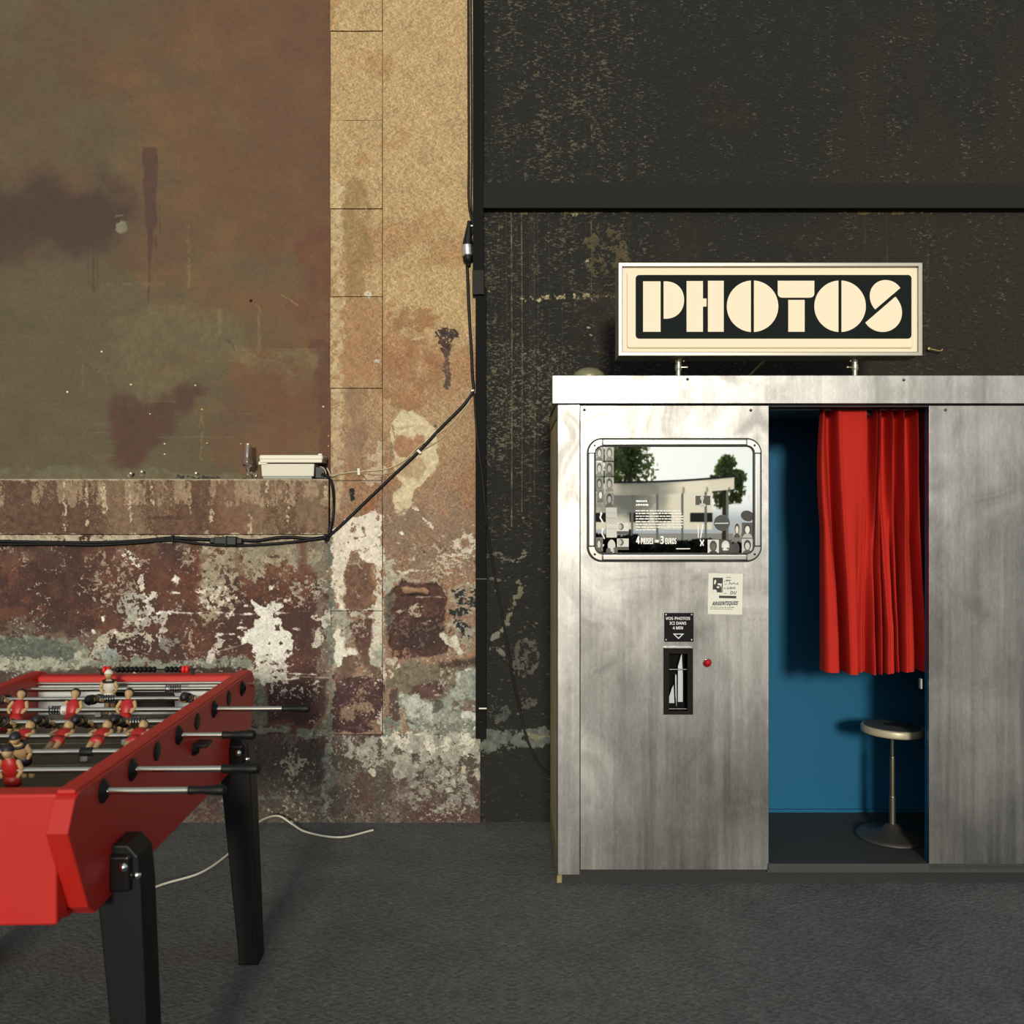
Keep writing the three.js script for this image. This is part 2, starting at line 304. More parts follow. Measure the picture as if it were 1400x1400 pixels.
  s.specks(70, 80, 450, 745, 990, [50, 34, 30], 0.6, 2.0, 0.7, 1);
  // --- ledge above the plinth
  s.patch({ l: [340, 997, 390, 998, 420, 1003, 446, 1001], w: 3.6 }, { c: [132, 130, 106], n: 3, f: 0.1, flake: [0.7, 4, 0.1] });
  s.patch({ l: [350, 986, 375, 992, 400, 990], w: 1 }, { c: [120, 118, 98], n: 2, f: 0.12 });
  // --- the joint between the lower wall and the jamb
  s.patch({ l: [452, 740, 451, 790, 453, 830, 452, 870, 456, 905, 453, 935, 458, 960, 452, 990, 446, 1010, 450, 1060, 446, 1120], w: 2.4 }, { c: [104, 110, 98], n: 4, f: 0.09, h: -0.006, cut: -0.4 });
  s.patch({ l: [452, 850, 456, 905, 455, 960, 450, 1000, 448, 1060, 447, 1120], w: 6 }, { c: [124, 128, 112], n: 5, flake: [0.45, 6, 0.16] });
  // --- jamb: warm streaks down the middle of each stone, whitewash below
  s.patch({ p: [474, 250, 500, 250, 504, 330, 498, 403, 476, 403, 472, 330] }, { c: [146, 116, 70], n: 5, flake: [0.58, 12, 0.06, 0.4], fs: 0.25, a: 0.7 });
  s.patch({ p: [472, 412, 510, 410, 508, 470, 505, 526, 474, 526, 468, 480] }, { c: [170, 126, 82], n: 6, flake: [0.58, 12, 0.07, 0.4], fs: 0.25, a: 0.7 });
  s.patch({ p: [476, 536, 500, 536, 500, 590, 490, 640, 478, 650, 480, 590] }, { c: [144, 112, 84], n: 6, flake: [0.58, 10, 0.07, 0.4], fs: 0.25, a: 0.7 });
  s.patch({ p: [455, 250, 468, 250, 466, 700, 455, 700] }, { c: [204, 184, 138], n: 4, flake: [0.50, 9, 0.12], fs: 0.2, a: 0.6 });
  s.patch({ p: [498, 630, 522, 610, 523, 660, 500, 660] }, { c: [206, 188, 158], n: 6, flake: [0.52, 10, 0.1], a: 0.7 });
  for (const [x, y, w] of [[516, 494, 4], [502, 403, 5]]) s.patch({ e: [x, y, w, w * 0.8] }, { c: PALE, n: 3, f: 0.3, flake: [0.6, 4, 0.2] });
  s.patch({ p: [480, 668, 484, 668, 485, 684, 480, 684] }, { c: [38, 36, 32], n: 1.4, f: 0.3, flake: [0.7, 2, 0.3] });
  s.patch({ p: [495, 688, 512, 682, 512, 708, 497, 712] }, { c: [156, 98, 62], n: 4, soft: 2, a: 0.8 });
  s.patch({ p: [460, 718, 478, 706, 500, 704, 522, 706, 523, 776, 505, 772, 492, 756, 480, 750, 470, 772, 458, 790, 456, 740] }, { c: [228, 217, 196], n: 6, f: 0.07, flake: [0.74, 6, 0.11], j: 0.06, h: 0.0015 });
  s.patch({ p: [456, 735, 470, 735, 470, 790, 468, 830, 456, 812] }, { c: [220, 208, 184], n: 4, flake: [0.66, 6, 0.12], j: 0.06 });
  s.patch({ l: [496, 722, 499, 730, 500, 733, 486, 736], w: 1.3 }, { c: [124, 92, 62], n: 2, f: 0.2 });
  s.patch({ p: [474, 770, 505, 772, 512, 800, 508, 842, 470, 842, 468, 800] }, { c: [112, 80, 62], n: 6, soft: 3, a: 0.9, j: 0.14 });
  s.patch({ p: [512, 776, 522, 772, 523, 1000, 516, 980, 512, 930, 506, 900, 508, 850, 517, 815] }, { c: [204, 196, 174], n: 5, flake: [0.78, 5, 0.12], j: 0.08 });
  s.patch({ p: [457, 836, 470, 838, 478, 850, 482, 868, 470, 880, 460, 876] }, { c: [158, 152, 132], n: 4, flake: [0.66, 6, 0.1] });
  s.patch({ p: [457, 862, 466, 862, 472, 874, 474, 884, 487, 884, 489, 891, 478, 900, 470, 912, 462, 918, 457, 900] }, { c: [226, 221, 202], n: 4, f: 0.12, j: 0.05, h: 0.001 });
  s.patch({ p: [478, 850, 510, 846, 508, 890, 498, 902, 484, 880] }, { c: [94, 62, 52], n: 4, soft: 2, a: 0.9 });
  s.patch({ l: [470, 834, 482, 836, 500, 834, 510, 832], w: 1 }, { c: [196, 184, 164], n: 2, f: 0.2, flake: [0.7, 2, 0.3] });
  s.patch({ l: [480, 841, 486, 838, 496, 842], w: 1.6 }, { c: [178, 172, 150], n: 2, f: 0.2, flake: [0.7, 3, 0.2] });
  s.patch({ p: [458, 925, 524, 928, 524, 1000, 458, 1000] }, { c: [82, 54, 52], n: 5, flake: [0.66, 5, 0.04], j: 0.14 });
  s.patch({ p: [470, 902, 522, 902, 524, 930, 458, 928] }, { c: [112, 86, 70], n: 5, flake: [0.6, 6, 0.08] });
  s.patch({ p: [502, 890, 524, 880, 524, 915, 512, 908] }, { c: [168, 166, 146], n: 5, flake: [0.6, 6, 0.1] });
  s.specks(60, 456, 524, 930, 1000, [196, 188, 172], 0.5, 1.8);
  // --- pier
  s.patch({ p: [530, 432, 552, 420, 580, 425, 600, 440, 576, 446, 548, 448] }, { c: [150, 96, 58], n: 8, flake: [0.56, 14, 0.09], fs: 0.25, a: 0.6 });
  s.patch({ p: [528, 478, 570, 470, 604, 480, 600, 540, 560, 560, 528, 545] }, { c: [152, 102, 66], n: 8, flake: [0.52, 18, 0.08], fs: 0.3, a: 0.6 });
  s.patch({ l: [562, 465, 582, 461, 600, 457], w: 0.7 }, { c: [204, 176, 130], n: 1, f: 0.2 });
  s.patch({ p: [598, 457, 606, 453, 620, 455, 624, 460, 616, 466, 602, 464] }, { c: [66, 50, 46], n: 4, flake: [0.7, 5, 0.3], fs: 0.15 });
  s.patch({ p: [603, 466, 617, 466, 615, 478, 611, 486, 606, 478] }, { c: [78, 54, 48], n: 2, soft: 1.6, f: 0.2, flake: [0.8, 4, 0.3], fs: 0.2 });
  s.patch({ l: [611, 484, 610, 500, 612, 515, 611, 529], w: 2.6 }, { c: [84, 68, 60], n: 1.6, f: 0.2, flake: [0.72, 3, 0.3], fs: 0.25, a: 0.9 });
  s.patch({ p: [533, 590, 538, 572, 550, 561, 566, 562, 576, 570, 588, 580, 597, 590, 600, 612, 600, 634, 586, 654, 568, 668, 563, 690, 556, 702, 545, 706, 537, 700, 538, 680, 548, 662, 540, 650, 536, 632, 538, 612] }, { c: [212, 193, 152], n: 3, f: 0.09, h: -0.003, j: 0.08, cut: -0.5 });
  s.patch({ p: [542, 594, 560, 598, 580, 592, 584, 606, 572, 622, 548, 626, 538, 612] }, { c: [166, 118, 82], n: 4, soft: 2, a: 0.9 });
  s.patch({ p: [540, 628, 578, 624, 584, 640, 570, 656, 552, 656, 542, 645] }, { c: [184, 154, 116], n: 4, soft: 3, a: 0.85 });
  s.patch({ l: [535, 584, 550, 586, 566, 582, 586, 584], w: 1 }, { c: [190, 166, 122], n: 2, f: 0.12 });
  s.patch({ l: [534, 622, 540, 600, 536, 580], w: 1.2 }, { c: [120, 110, 82], n: 2, f: 0.12, a: 0.7 });
  s.patch({ e: [596, 583, 2.4, 3] }, { c: [92, 92, 72], n: 1, f: 0.3 });
  s.patch({ p: [536, 700, 640, 706, 652, 760, 652, 790, 600, 780, 540, 778] }, { c: [136, 112, 90], n: 8, flake: [0.55, 14, 0.06, 1.6], a: 0.6 });
  s.patch({ l: [566, 690, 574, 702, 582, 714, 590, 722], w: 1.2 }, { c: [214, 202, 176], n: 3, f: 0.2, flake: [0.5, 3, 0.3] });
  s.patch({ l: [530, 704, 537, 714], w: 0.7 }, { c: [204, 190, 160], n: 1, f: 0.3 });
  s.patch({ e: [634, 744, 16, 12] }, { c: [202, 192, 168], n: 6, flake: [0.60, 9, 0.1], j: 0.06 });
  s.patch({ l: [600, 763, 620, 759, 646, 760], w: 2.4 }, { c: [206, 196, 172], n: 4, flake: [0.48, 4, 0.26, 2] });
  s.patch({ e: [618, 772, 26, 12] }, { c: [196, 182, 156], n: 6, flake: [0.30, 8, 0.3, 1.6] });
  s.patch({ e: [549, 728, 3, 3] }, { c: WHITE, n: 2, f: 0.3 });
  s.patch({ e: [566, 762, 1.4, 3] }, { c: WHITE, n: 1, f: 0.3 });
  s.patch({ p: [526, 770, 536, 768, 538, 790, 546, 800, 530, 815, 527, 800] }, { c: [174, 170, 148], n: 4, flake: [0.66, 6, 0.12], h: 0.002 });
  // the hollow where the render fell away
  s.patch({ p: [532, 818, 540, 804, 552, 793, 575, 798, 600, 795, 612, 812, 608, 850, 606, 862, 618, 880, 612, 893, 560, 902, 540, 905, 529, 880, 530, 845] }, { c: [82, 54, 46], n: 3, h: -0.016, j: 0.16, cut: -0.4 });
  s.patch({ p: [570, 838, 606, 836, 606, 868, 614, 884, 580, 892, 546, 888, 548, 860] }, { c: [66, 46, 42], n: 5, soft: 4, a: 0.8 });
  s.patch({ p: [527, 815, 536, 806, 541, 820, 536, 842, 538, 860, 530, 866] }, { c: [104, 96, 82], n: 4, flake: [0.6, 6, 0.1] });
  s.patch({ l: [530, 790, 540, 790, 550, 788, 562, 795, 574, 794, 584, 795, 596, 793, 606, 803, 610, 814], w: 2 }, { c: [172, 160, 136], n: 2.4, f: 0.14, h: 0.004, j: 0.08 });
  s.patch({ l: [541, 780, 552, 784, 562, 780, 586, 779], w: 0.8 }, { c: [204, 192, 166], n: 1.6, f: 0.2, flake: [0.6, 2, 0.3] });
  s.patch({ p: [547, 803, 556, 801, 572, 804, 582, 803, 587, 808, 585, 813, 576, 810, 552, 811] }, { c: [160, 122, 90], n: 1.2, f: 0.14, h: 0.018, j: 0.08 });
  s.patch({ l: [548, 814, 574, 813, 584, 816], w: 1.4 }, { c: [48, 36, 30], n: 1, f: 0.2, a: 0.8 });
  s.patch({ l: [568, 817, 590, 816, 608, 817], w: 0.6 }, { c: [176, 150, 124], n: 1, f: 0.2 });
  s.patch({ e: [547, 836, 6, 4] }, { c: [184, 168, 144], n: 3, f: 0.2, h: 0.006 });
  s.patch({ e: [567, 835, 8, 6] }, { c: [178, 160, 136], n: 4, f: 0.2, h: 0.006, flake: [0.68, 4, 0.2] });
  s.patch({ e: [583, 853, 5, 2] }, { c: [130, 112, 96], n: 2, f: 0.2 });
  s.patch({ e: [588, 836, 16, 6] }, { c: [100, 66, 54], n: 4, flake: [0.48, 6, 0.2], fs: 0.15 });
  s.patch({ p: [612, 806, 652, 800, 653, 832, 640, 840, 614, 824] }, { c: [160, 146, 122], n: 6, flake: [0.56, 8, 0.24] });
  s.patch({ p: [618, 806, 652, 802, 652, 828, 626, 830] }, { c: [42, 44, 42], n: 5, flake: [0.42, 5, 0.2, 1.6] });
  s.patch({ e: [628, 838, 10, 3.4] }, { c: [38, 42, 42], n: 3, flake: [0.60, 4, 0.25] });
  s.patch({ p: [620, 842, 630, 848, 644, 854, 646, 866, 634, 874, 624, 864] }, { c: [40, 43, 42], n: 4, flake: [0.62, 5, 0.22] });
  s.patch({ p: [612, 850, 652, 850, 652, 890, 640, 892] }, { c: [150, 146, 126], n: 5, flake: [0.40, 6, 0.18] });
  s.patch({ p: [600, 868, 606, 864, 612, 867, 616, 872, 624, 866, 628, 882, 634, 892, 628, 898, 618, 886, 608, 880] }, { c: [206, 198, 178], n: 3, f: 0.16, j: 0.08 });
  s.patch({ p: [534, 890, 560, 892, 556, 902, 536, 912] }, { c: [150, 108, 86], n: 4, flake: [0.50, 5, 0.24] });
  // mortar band and the pale worn foot of the pier
  s.patch({ p: [528, 914, 560, 904, 600, 906, 653, 900, 653, 960, 620, 975, 560, 960, 528, 940] }, { c: [118, 108, 88], n: 5, soft: 2, j: 0.14, h: 0.002 });
  s.patch({ p: [600, 905, 652, 899, 653, 908, 620, 913, 600, 916] }, { c: [74, 54, 44], n: 3, soft: 3, a: 0.9 });
  s.patch({ p: [530, 902, 538, 898, 544, 908, 540, 925, 531, 930] }, { c: [196, 180, 156], n: 4, flake: [0.56, 5, 0.2] });
  s.patch({ p: [552, 950, 566, 938, 590, 933, 612, 936, 604, 950, 588, 958, 566, 952] }, { c: [98, 68, 62], n: 4, soft: 2, j: 0.12 });
  s.patch({ p: [534, 945, 545, 940, 546, 985, 536, 995, 530, 980] }, { c: [86, 66, 58], n: 3, soft: 2, a: 0.9 });
  s.patch({ p: [546, 948, 556, 946, 572, 955, 600, 956, 612, 948, 620, 935, 626, 918, 640, 914, 653, 916, 653, 1004, 610, 1006, 566, 998, 550, 980, 546, 962] }, { c: [146, 152, 138], n: 4, h: -0.006, j: 0.14, cut: -0.2 });
  s.patch({ p: [548, 948, 566, 950, 590, 960, 600, 975, 590, 985, 560, 978] }, { c: [184, 188, 172], n: 6, flake: [0.60, 6, 0.12] });
  s.patch({ p: [596, 958, 603, 948, 606, 966, 598, 974, 590, 976] }, { c: [84, 80, 70], n: 2.4, soft: 1.6, a: 0.85, h: -0.004 });
  s.patch({ l: [624, 934, 629, 918, 640, 915, 652, 916], w: 1.6 }, { c: [206, 206, 190], n: 2, f: 0.2 });
  s.patch({ p: [620, 958, 650, 958, 650, 974, 626, 974] }, { c: [118, 102, 92], n: 4, flake: [0.52, 6, 0.14] });
  s.patch({ p: [632, 975, 652, 978, 653, 1000, 640, 1000] }, { c: [200, 202, 186], n: 4, flake: [0.56, 6, 0.2] });
  s.patch({ l: [540, 966, 552, 982, 570, 992, 600, 994, 630, 990], w: 0.8 }, { c: [92, 98, 88], n: 2, f: 0.1 });
  s.patch({ p: [528, 985, 653, 992, 653, 1008, 528, 1006] }, { c: [120, 126, 112], n: 5, flake: [0.58, 6, 0.1] });
  s.specks(90, 528, 652, 700, 1000, [206, 196, 172], 0.4, 1.6, 0.9, 1.4);
  s.specks(50, 528, 652, 300, 700, [210, 184, 136], 0.4, 1.2, 0.6, 1.2);
  s.specks(60, 456, 652, 290, 700, [86, 64, 42], 0.4, 1.2, 0.7, 1);
  // plinth
  s.patch({ p: [522, 1008, 540, 1006, 654, 1008, 655, 1028, 610, 1026, 560, 1024, 540, 1016, 524, 1014] }, { c: [206, 200, 178], n: 5, flake: [0.74, 8, 0.14], j: 0.08 });
  s.patch({ p: [470, 1006, 654, 1006, 655, 1060, 600, 1080, 540, 1050, 470, 1035] }, { c: [158, 154, 138], n: 8, flake: [0.42, 16, 0.09], j: 0.12 });
  s.patch({ p: [540, 1050, 640, 1040, 650, 1100, 560, 1110] }, { c: [134, 130, 118], n: 8, flake: [0.40, 14, 0.12] });
  s.patch({ e: [403, 1042, 22, 14] }, { c: [176, 166, 136], n: 8, flake: [0.42, 10, 0.24] });
  s.patch({ p: [490, 1055, 510, 1050, 506, 1110, 488, 1105] }, { c: [84, 62, 56], n: 6, flake: [0.5, 10, 0.12], fs: 0.2 });
  s.patch({ e: [511, 1053, 5, 4.4] }, { c: [184, 178, 154], n: 2.4, f: 0.2 });
  s.patch({ e: [634, 1048, 5, 6] }, { c: [176, 170, 140], n: 4, flake: [0.6, 4, 0.25] });
  s.patch({ e: [620, 1067, 3.4, 4] }, { c: [178, 174, 152], n: 2, f: 0.2 });
  s.patch({ l: [340, 1089, 400, 1088, 440, 1090], w: 1.4 }, { c: [112, 108, 92], n: 2, f: 0.1, flake: [0.6, 3, 0.1] });
  s.specks(190, 340, 654, 1008, 1116, [184, 178, 156], 0.4, 2.0, 0.8, 1.2);
}
plaster.each((x, y, o) => {                        // grit, pin-holes and small chips over everything
  const low = sstep(y + 40 * fbm(x * 0.03, y * 0.03 + 77, 3), 690, 760), g = fbm(x * 0.34 + 61, y * 0.34, 3), area = fbm(x * 0.035 + 13, y * 0.035 + 29, 3), f = noise(x * 1.25 + 3, y * 1.25);
  let k = 1 + 0.13 * g * (0.5 + 0.5 * low) + 0.09 * f, chip = low * sstep(g * 0.75 + area * 0.55 + f * 0.12, 0.5, 0.64) * 0.75, pit = low * sstep(-g * 0.7 + area * 0.35 - f * 0.2, 0.40, 0.55) * 0.6;
  if (y < 738 && x < 452) chip *= 0.3;
  if (x > 530 && x < 612 && y > 795 && y < 895) chip *= 0.35;
  const pale = [196, 188, 166], dark = [48, 40, 35];
  for (let q = 0; q < 3; q++) { let v = plaster.c[3 * o + q] * k; v += (pale[q] - v) * chip; v += (dark[q] - v) * pit; plaster.c[3 * o + q] = v; }
  plaster.b[o] += chip * 0.2 - pit * 0.5;
});
const plasterMat = plaster.material(0.93, 0.004, 0.95, 0.84);

// the painted sheet that closes the recess on the left
const SHEET = 4.80, sheetPaint = new Surface(-3.4, -0.86, 1.66, 4.3, SHEET, 400);
sheetPaint.base((x, y) => {
  const big = fbm(x * 0.010 + 40, y * 0.010, 4), mid = fbm(x * 0.03, y * 0.045 + 7, 4), st = fbm(x * 0.5, y * 0.5, 2), brush = fbm(x * 0.02, y * 0.5, 3);
  const rust = sstep((x - 300) * 0.004 + big * 1.1 + mid * 0.5 + sstep(-y, -400, -300) * 0.5, -0.5, 0.8);
  let c = mixc([102, 90, 58], [124, 88, 48], rust);
  c = mixc(c, [116, 64, 36], 0.5 * sstep(big * 0.8 + mid, 0.1, 0.7) * sstep(x, 300, 400));
  return [...grain(c, 1 + 0.09 * st + 0.05 * brush + 0.08 * mid), brush * 0.15 + st * 0.2];
});
{
  const s = sheetPaint, M = [86, 46, 30];
  s.patch({ p: [-200, 0, 470, 0, 470, 320, 380, 330, 330, 345, 262, 330, 240, 380, 190, 345, 150, 340, -200, 350] }, { c: [104, 66, 38], n: 26, f: 0.03, flake: [0.58, 40, 0.02], a: 0.5, fs: 0.5 });
  s.patch({ p: [-200, 240, 140, 250, 192, 282, 170, 320, 138, 344, 100, 352, -200, 350] }, { c: [62, 38, 26], n: 22, f: 0.025, soft: 26, a: 0.75, fs: 0.35 });
  s.patch({ p: [194, 200, 216, 200, 214, 300, 206, 350, 206, 390, 203, 412, 202, 412, 203, 350, 198, 300] }, { c: [82, 42, 28], n: 2, soft: 1.5, f: 0.06, a: 0.7, fs: 0.4 });
  for (const [x, y0, y1, w] of [[120, 320, 388, 1.6], [127, 330, 398, 2.2], [133, 330, 394, 1.6], [212, 283, 340, 1.4], [218, 283, 330, 1]]) s.patch({ l: [x, y0, x + 1, y1], w }, { c: [84, 52, 36], n: 1.6, soft: 1.2, f: 0.06, a: 0.55, fs: 0.4 });
  s.patch({ p: [146, 552, 156, 542, 190, 540, 218, 543, 244, 530, 272, 526, 284, 534, 262, 552, 244, 566, 236, 582, 228, 600, 214, 614, 206, 624, 196, 638, 182, 646, 170, 644, 158, 628, 152, 600, 148, 575] }, { c: M, n: 10, f: 0.05, soft: 9, a: 0.75, fs: 0.35 });
  s.patch({ p: [210, 445, 300, 430, 330, 450, 322, 480, 260, 510, 190, 524, 120, 500, 170, 470] }, { c: [120, 107, 70], n: 20, f: 0.03, flake: [0.62, 34, 0.02], a: 0.7, fs: 0.4 });
  s.patch({ p: [322, 482, 420, 474, 436, 480, 432, 498, 410, 506, 350, 504] }, { c: [134, 118, 76], n: 8, f: 0.05, flake: [0.66, 12, 0.04], a: 0.75, fs: 0.35 });
  s.patch({ p: [384, 516, 420, 510, 430, 528, 400, 536] }, { c: [128, 106, 66], n: 8, f: 0.05, flake: [0.6, 12, 0.06], a: 0.6, fs: 0.4 });
  s.patch({ p: [352, 500, 380, 505, 420, 540, 400, 640, 300, 640, 290, 590, 310, 530] }, { c: [116, 74, 46], n: 20, f: 0.03, flake: [0.55, 30, 0.03], a: 0.55, fs: 0.4 });
  s.patch({ p: [405, 330, 448, 325, 450, 420, 430, 450, 400, 430, 418, 380] }, { c: [116, 60, 36], n: 14, f: 0.03, flake: [0.60, 20, 0.03], a: 0.65, fs: 0.4 });
  s.patch({ p: [426, 470, 452, 470, 452, 650, 440, 640, 436, 560] }, { c: [98, 54, 36], n: 5, f: 0.05, flake: [0.6, 8, 0.05], a: 0.6, fs: 0.4 });
  s.patch({ p: [158, 306, 165, 302, 174, 304, 175, 318, 165, 319, 158, 313] }, { c: [140, 134, 104], n: 3, f: 0.12, j: 0.1 });
  s.patch({ l: [158, 296, 170, 294], w: 0.7 }, { c: [120, 108, 80], n: 1, f: 0.2 });
  for (const [x, y0, y1, w] of [[258, 310, 345, 1.8], [259, 355, 392, 2.2], [354, 417, 440, 2.4], [354, 440, 502, 1.4], [276, 560, 582, 2.4], [276, 592, 625, 1.6], [113, 500, 535, 1], [300, 425, 460, 3]]) s.patch({ l: [x, y0, x - 0.5, y1], w: w * 0.5 }, { c: [142, 118, 74], n: 1.2, soft: 1.2, f: 0.08, flake: [0.6, 4, 0.3, 0.4], fs: 0.35, a: 0.7 });
  s.patch({ l: [140, 389, 170, 389, 200, 388, 222, 389], w: 1.3 }, { c: [134, 112, 70], n: 2, f: 0.12, flake: [0.5, 3, 0.2], fs: 0.3, a: 0.6 });
  s.patch({ l: [385, 403, 396, 410, 407, 417], w: 0.7 }, { c: [176, 140, 84], n: 0.7, f: 0.2 });
  s.patch({ l: [309, 464, 318, 470, 321, 480], w: 1 }, { c: [88, 60, 36], n: 1.5, f: 0.2 });
  for (const [x0, x1, y] of [[215, 320, 598], [126, 150, 581], [126, 150, 592], [128, 160, 623], [128, 158, 627], [326, 345, 566], [205, 240, 549], [280, 330, 494], [330, 432, 478]]) s.patch({ l: [x0, y, (x0 + x1) / 2, y - 0.6, x1, y], w: 0.5 }, { c: [142, 124, 84], n: 0.6, f: 0.1, a: 0.55, fs: 0.4 });
  s.patch({ p: [-200, 640, 150, 640, 200, 644, 260, 648, 352, 650, 352, 657, -200, 657] }, { c: [124, 120, 92], n: 4, f: 0.06, flake: [0.6, 6, 0.06], a: 0.6, fs: 0.4 });
  s.patch({ l: [242, 652, 266, 653, 300, 655], w: 2.2 }, { c: [40, 38, 30], n: 2, f: 0.2, flake: [0.6, 2, 0.2] });
  s.specks(60, 80, 440, 290, 640, [150, 128, 80], 0.3, 1.2, 0.6);
  s.specks(40, 80, 440, 290, 640, [52, 36, 26], 0.3, 1.2, 0.6);
}
const sheetMat = sheetPaint.material(0.7, 0.0012, 0.8, 1.0);

// black-painted render on the right
const blackPaint = new Surface(-0.2, 3.0, 0, 4.3, WALL, 400);
blackPaint.base((x, y) => {
  const big = fbm(x * 0.012 + 3, y * 0.012 + 80, 4), mid = fbm(x * 0.05 + 50, y * 0.05, 3), st = fbm(x * 0.22, y * 0.5 + 9, 3), fine = fbm(x * 0.45, y * 0.9, 2), streak = fbm(x * 0.12, y * 0.006, 3);
  const brown = sstep(big + (x - 830) * 0.002 - Math.abs(y - 430) * 0.002, -0.1, 0.6);
  let c = mixc([35, 35, 29], [46, 38, 28], brown);
  const chips = sstep(st * 0.8 + fine * 0.65 + mid * 0.35 + streak * 0.3 - 0.25 * sstep(x + mid * 60, 820, 960) - 0.3 * sstep(y + mid * 60, 700, 820), 0.40, 0.72);
  c = mixc(c, [112, 105, 78], chips * 0.75);
  return [...grain(c, 1 + 0.16 * st + 0.1 * fine), st * 0.8 + fine * 0.5];
});
{
  const s = blackPaint, D = [128, 122, 92];
  for (const [x, a, y1, w] of [[692, 0.35, 640, 0.5], [699, 0.75, 720, 0.7], [713, 0.75, 700, 0.7], [706, 0.25, 500, 0.4], [724, 0.35, 760, 0.5], [727, 0.3, 620, 0.4], [735, 0.3, 640, 0.6], [750, 0.3, 560, 0.5], [686, 0.2, 520, 0.4], [768, 0.25, 540, 0.5], [808, 0.5, 400, 0.7], [671, 0.25, 420, 0.4], [730, 0.4, 690, 0.6], [800, 0.3, 330, 0.5], [1182, 0.3, 340, 0.5], [1212, 0.25, 360, 0.5], [1180, 0.25, 420, 0.4], [1268, 0.2, 420, 0.5], [1100, 0.2, 350, 0.5], [860, 0.25, 350, 0.5], [950, 0.2, 350, 0.4]]) s.patch({ l: [x, 290, x + 1, (290 + y1) / 2, x + 0.5, y1], w }, { c: D, n: 0.5, f: 0.05, a, soft: 0.5, j: 0.4 });
  s.patch({ l: [716, 408, 740, 407, 760, 406, 790, 406, 842, 405], w: 3 }, { c: [182, 168, 120], n: 3, flake: [0.24, 4, 0.3] });
  for (const [x, y, w] of [[748, 405, 2], [738, 410, 2.4], [763, 407, 2.6], [785, 403, 2.6], [790, 409, 1.6], [817, 405, 2], [825, 405, 1.6], [785, 292, 3.4], [790, 290, 2], [804, 448, 2.4], [809, 458, 2], [668, 398, 1.6], [804, 357, 3], [855, 346, 2], [1115, 297, 2.4]]) s.patch({ e: [x, y, w, w * 0.8] }, { c: [204, 190, 148], n: w, f: 0.3 });
  s.patch({ l: [690, 291, 730, 292, 800, 290, 860, 291], w: 1.6 }, { c: [120, 104, 60], n: 2, flake: [0.34, 3, 0.14] });
  s.patch({ l: [1150, 290, 1200, 291, 1260, 290], w: 2.4 }, { c: [110, 92, 52], n: 2, flake: [0.36, 3, 0.14] });
  s.patch({ e: [830, 345, 30, 34] }, { c: [96, 84, 54], n: 10, flake: [0.34, 20, 0.18] });
  s.patch({ e: [815, 440, 26, 46] }, { c: [58, 42, 28], n: 10, flake: [0.55, 14, 0.06], a: 0.6 });
  s.patch({ p: [668, 470, 760, 480, 760, 600, 668, 610] }, { c: [118, 114, 90], n: 10, flake: [0.20, 24, 0.3, 1.8] });
  s.patch({ e: [676, 612, 14, 16] }, { c: [104, 102, 82], n: 6, flake: [0.34, 10, 0.2] });
  // bared patches low down
  s.patch({ l: [672, 756, 690, 762, 700, 768], w: 2 }, { c: [110, 110, 94], n: 4, flake: [0.40, 5, 0.2, 2] });
  s.patch({ l: [700, 766, 714, 764, 718, 757], w: 2 }, { c: [136, 134, 112], n: 3, flake: [0.46, 4, 0.2, 2] });
  s.patch({ l: [672, 792, 690, 794], w: 1.4 }, { c: [110, 108, 92], n: 2, flake: [0.5, 3, 0.25] });
  s.patch({ l: [708, 795, 714, 802, 711, 812, 704, 820, 700, 838, 690, 850], w: 1.8 }, { c: [134, 130, 104], n: 3, flake: [0.62, 4, 0.2] });
  s.patch({ l: [672, 874, 684, 862, 694, 854], w: 2 }, { c: [134, 134, 118], n: 3, flake: [0.56, 4, 0.2] });
  s.patch({ l: [672, 886, 682, 888, 690, 896], w: 1.4 }, { c: [124, 124, 110], n: 3, flake: [0.56, 4, 0.2] });
  s.patch({ e: [719, 900, 17, 22] }, { c: [98, 96, 82], n: 8, flake: [0.48, 8, 0.16] });
  s.patch({ e: [720, 962, 9, 10] }, { c: [92, 90, 78], n: 6, flake: [0.46, 6, 0.2] });
  s.patch({ p: [666, 950, 690, 955, 690, 985, 666, 985] }, { c: [86, 90, 82], n: 8, flake: [0.34, 8, 0.16] });
  s.patch({ p: [655, 998, 756, 998, 756, 1018, 700, 1020, 668, 1026, 655, 1022] }, { c: [110, 116, 106], n: 4, f: 0.1, flake: [0.72, 5, 0.1], j: 0.16 });
  s.patch({ l: [722, 1006, 735, 1008, 752, 1006], w: 2.4 }, { c: [150, 146, 116], n: 3, flake: [0.62, 4, 0.16] });
  s.specks(260, 664, 756, 290, 1000, [140, 134, 106], 0.3, 1.6, 0.8, 1.8);
  s.specks(120, 756, 860, 290, 510, [150, 132, 92], 0.3, 1.4, 0.8, 1.6);
  s.specks(70, 1262, 1400, 290, 510, [96, 90, 70], 0.3, 1.2, 0.6, 1.3);
}
const blackMat = blackPaint.material(0.92, 0.006, 0.82, 0.9);

const worn = (x, y) => -0.024 * sstep(y + 0.012 * fbm(x * 7, y * 7, 3), LEDGE - 0.035, LEDGE);
const wx = (px) => PX(px, WALL), wy = (py) => PY(py, WALL), TOP = 4.3, LEDGE = wy(1004), SILL = wy(655);
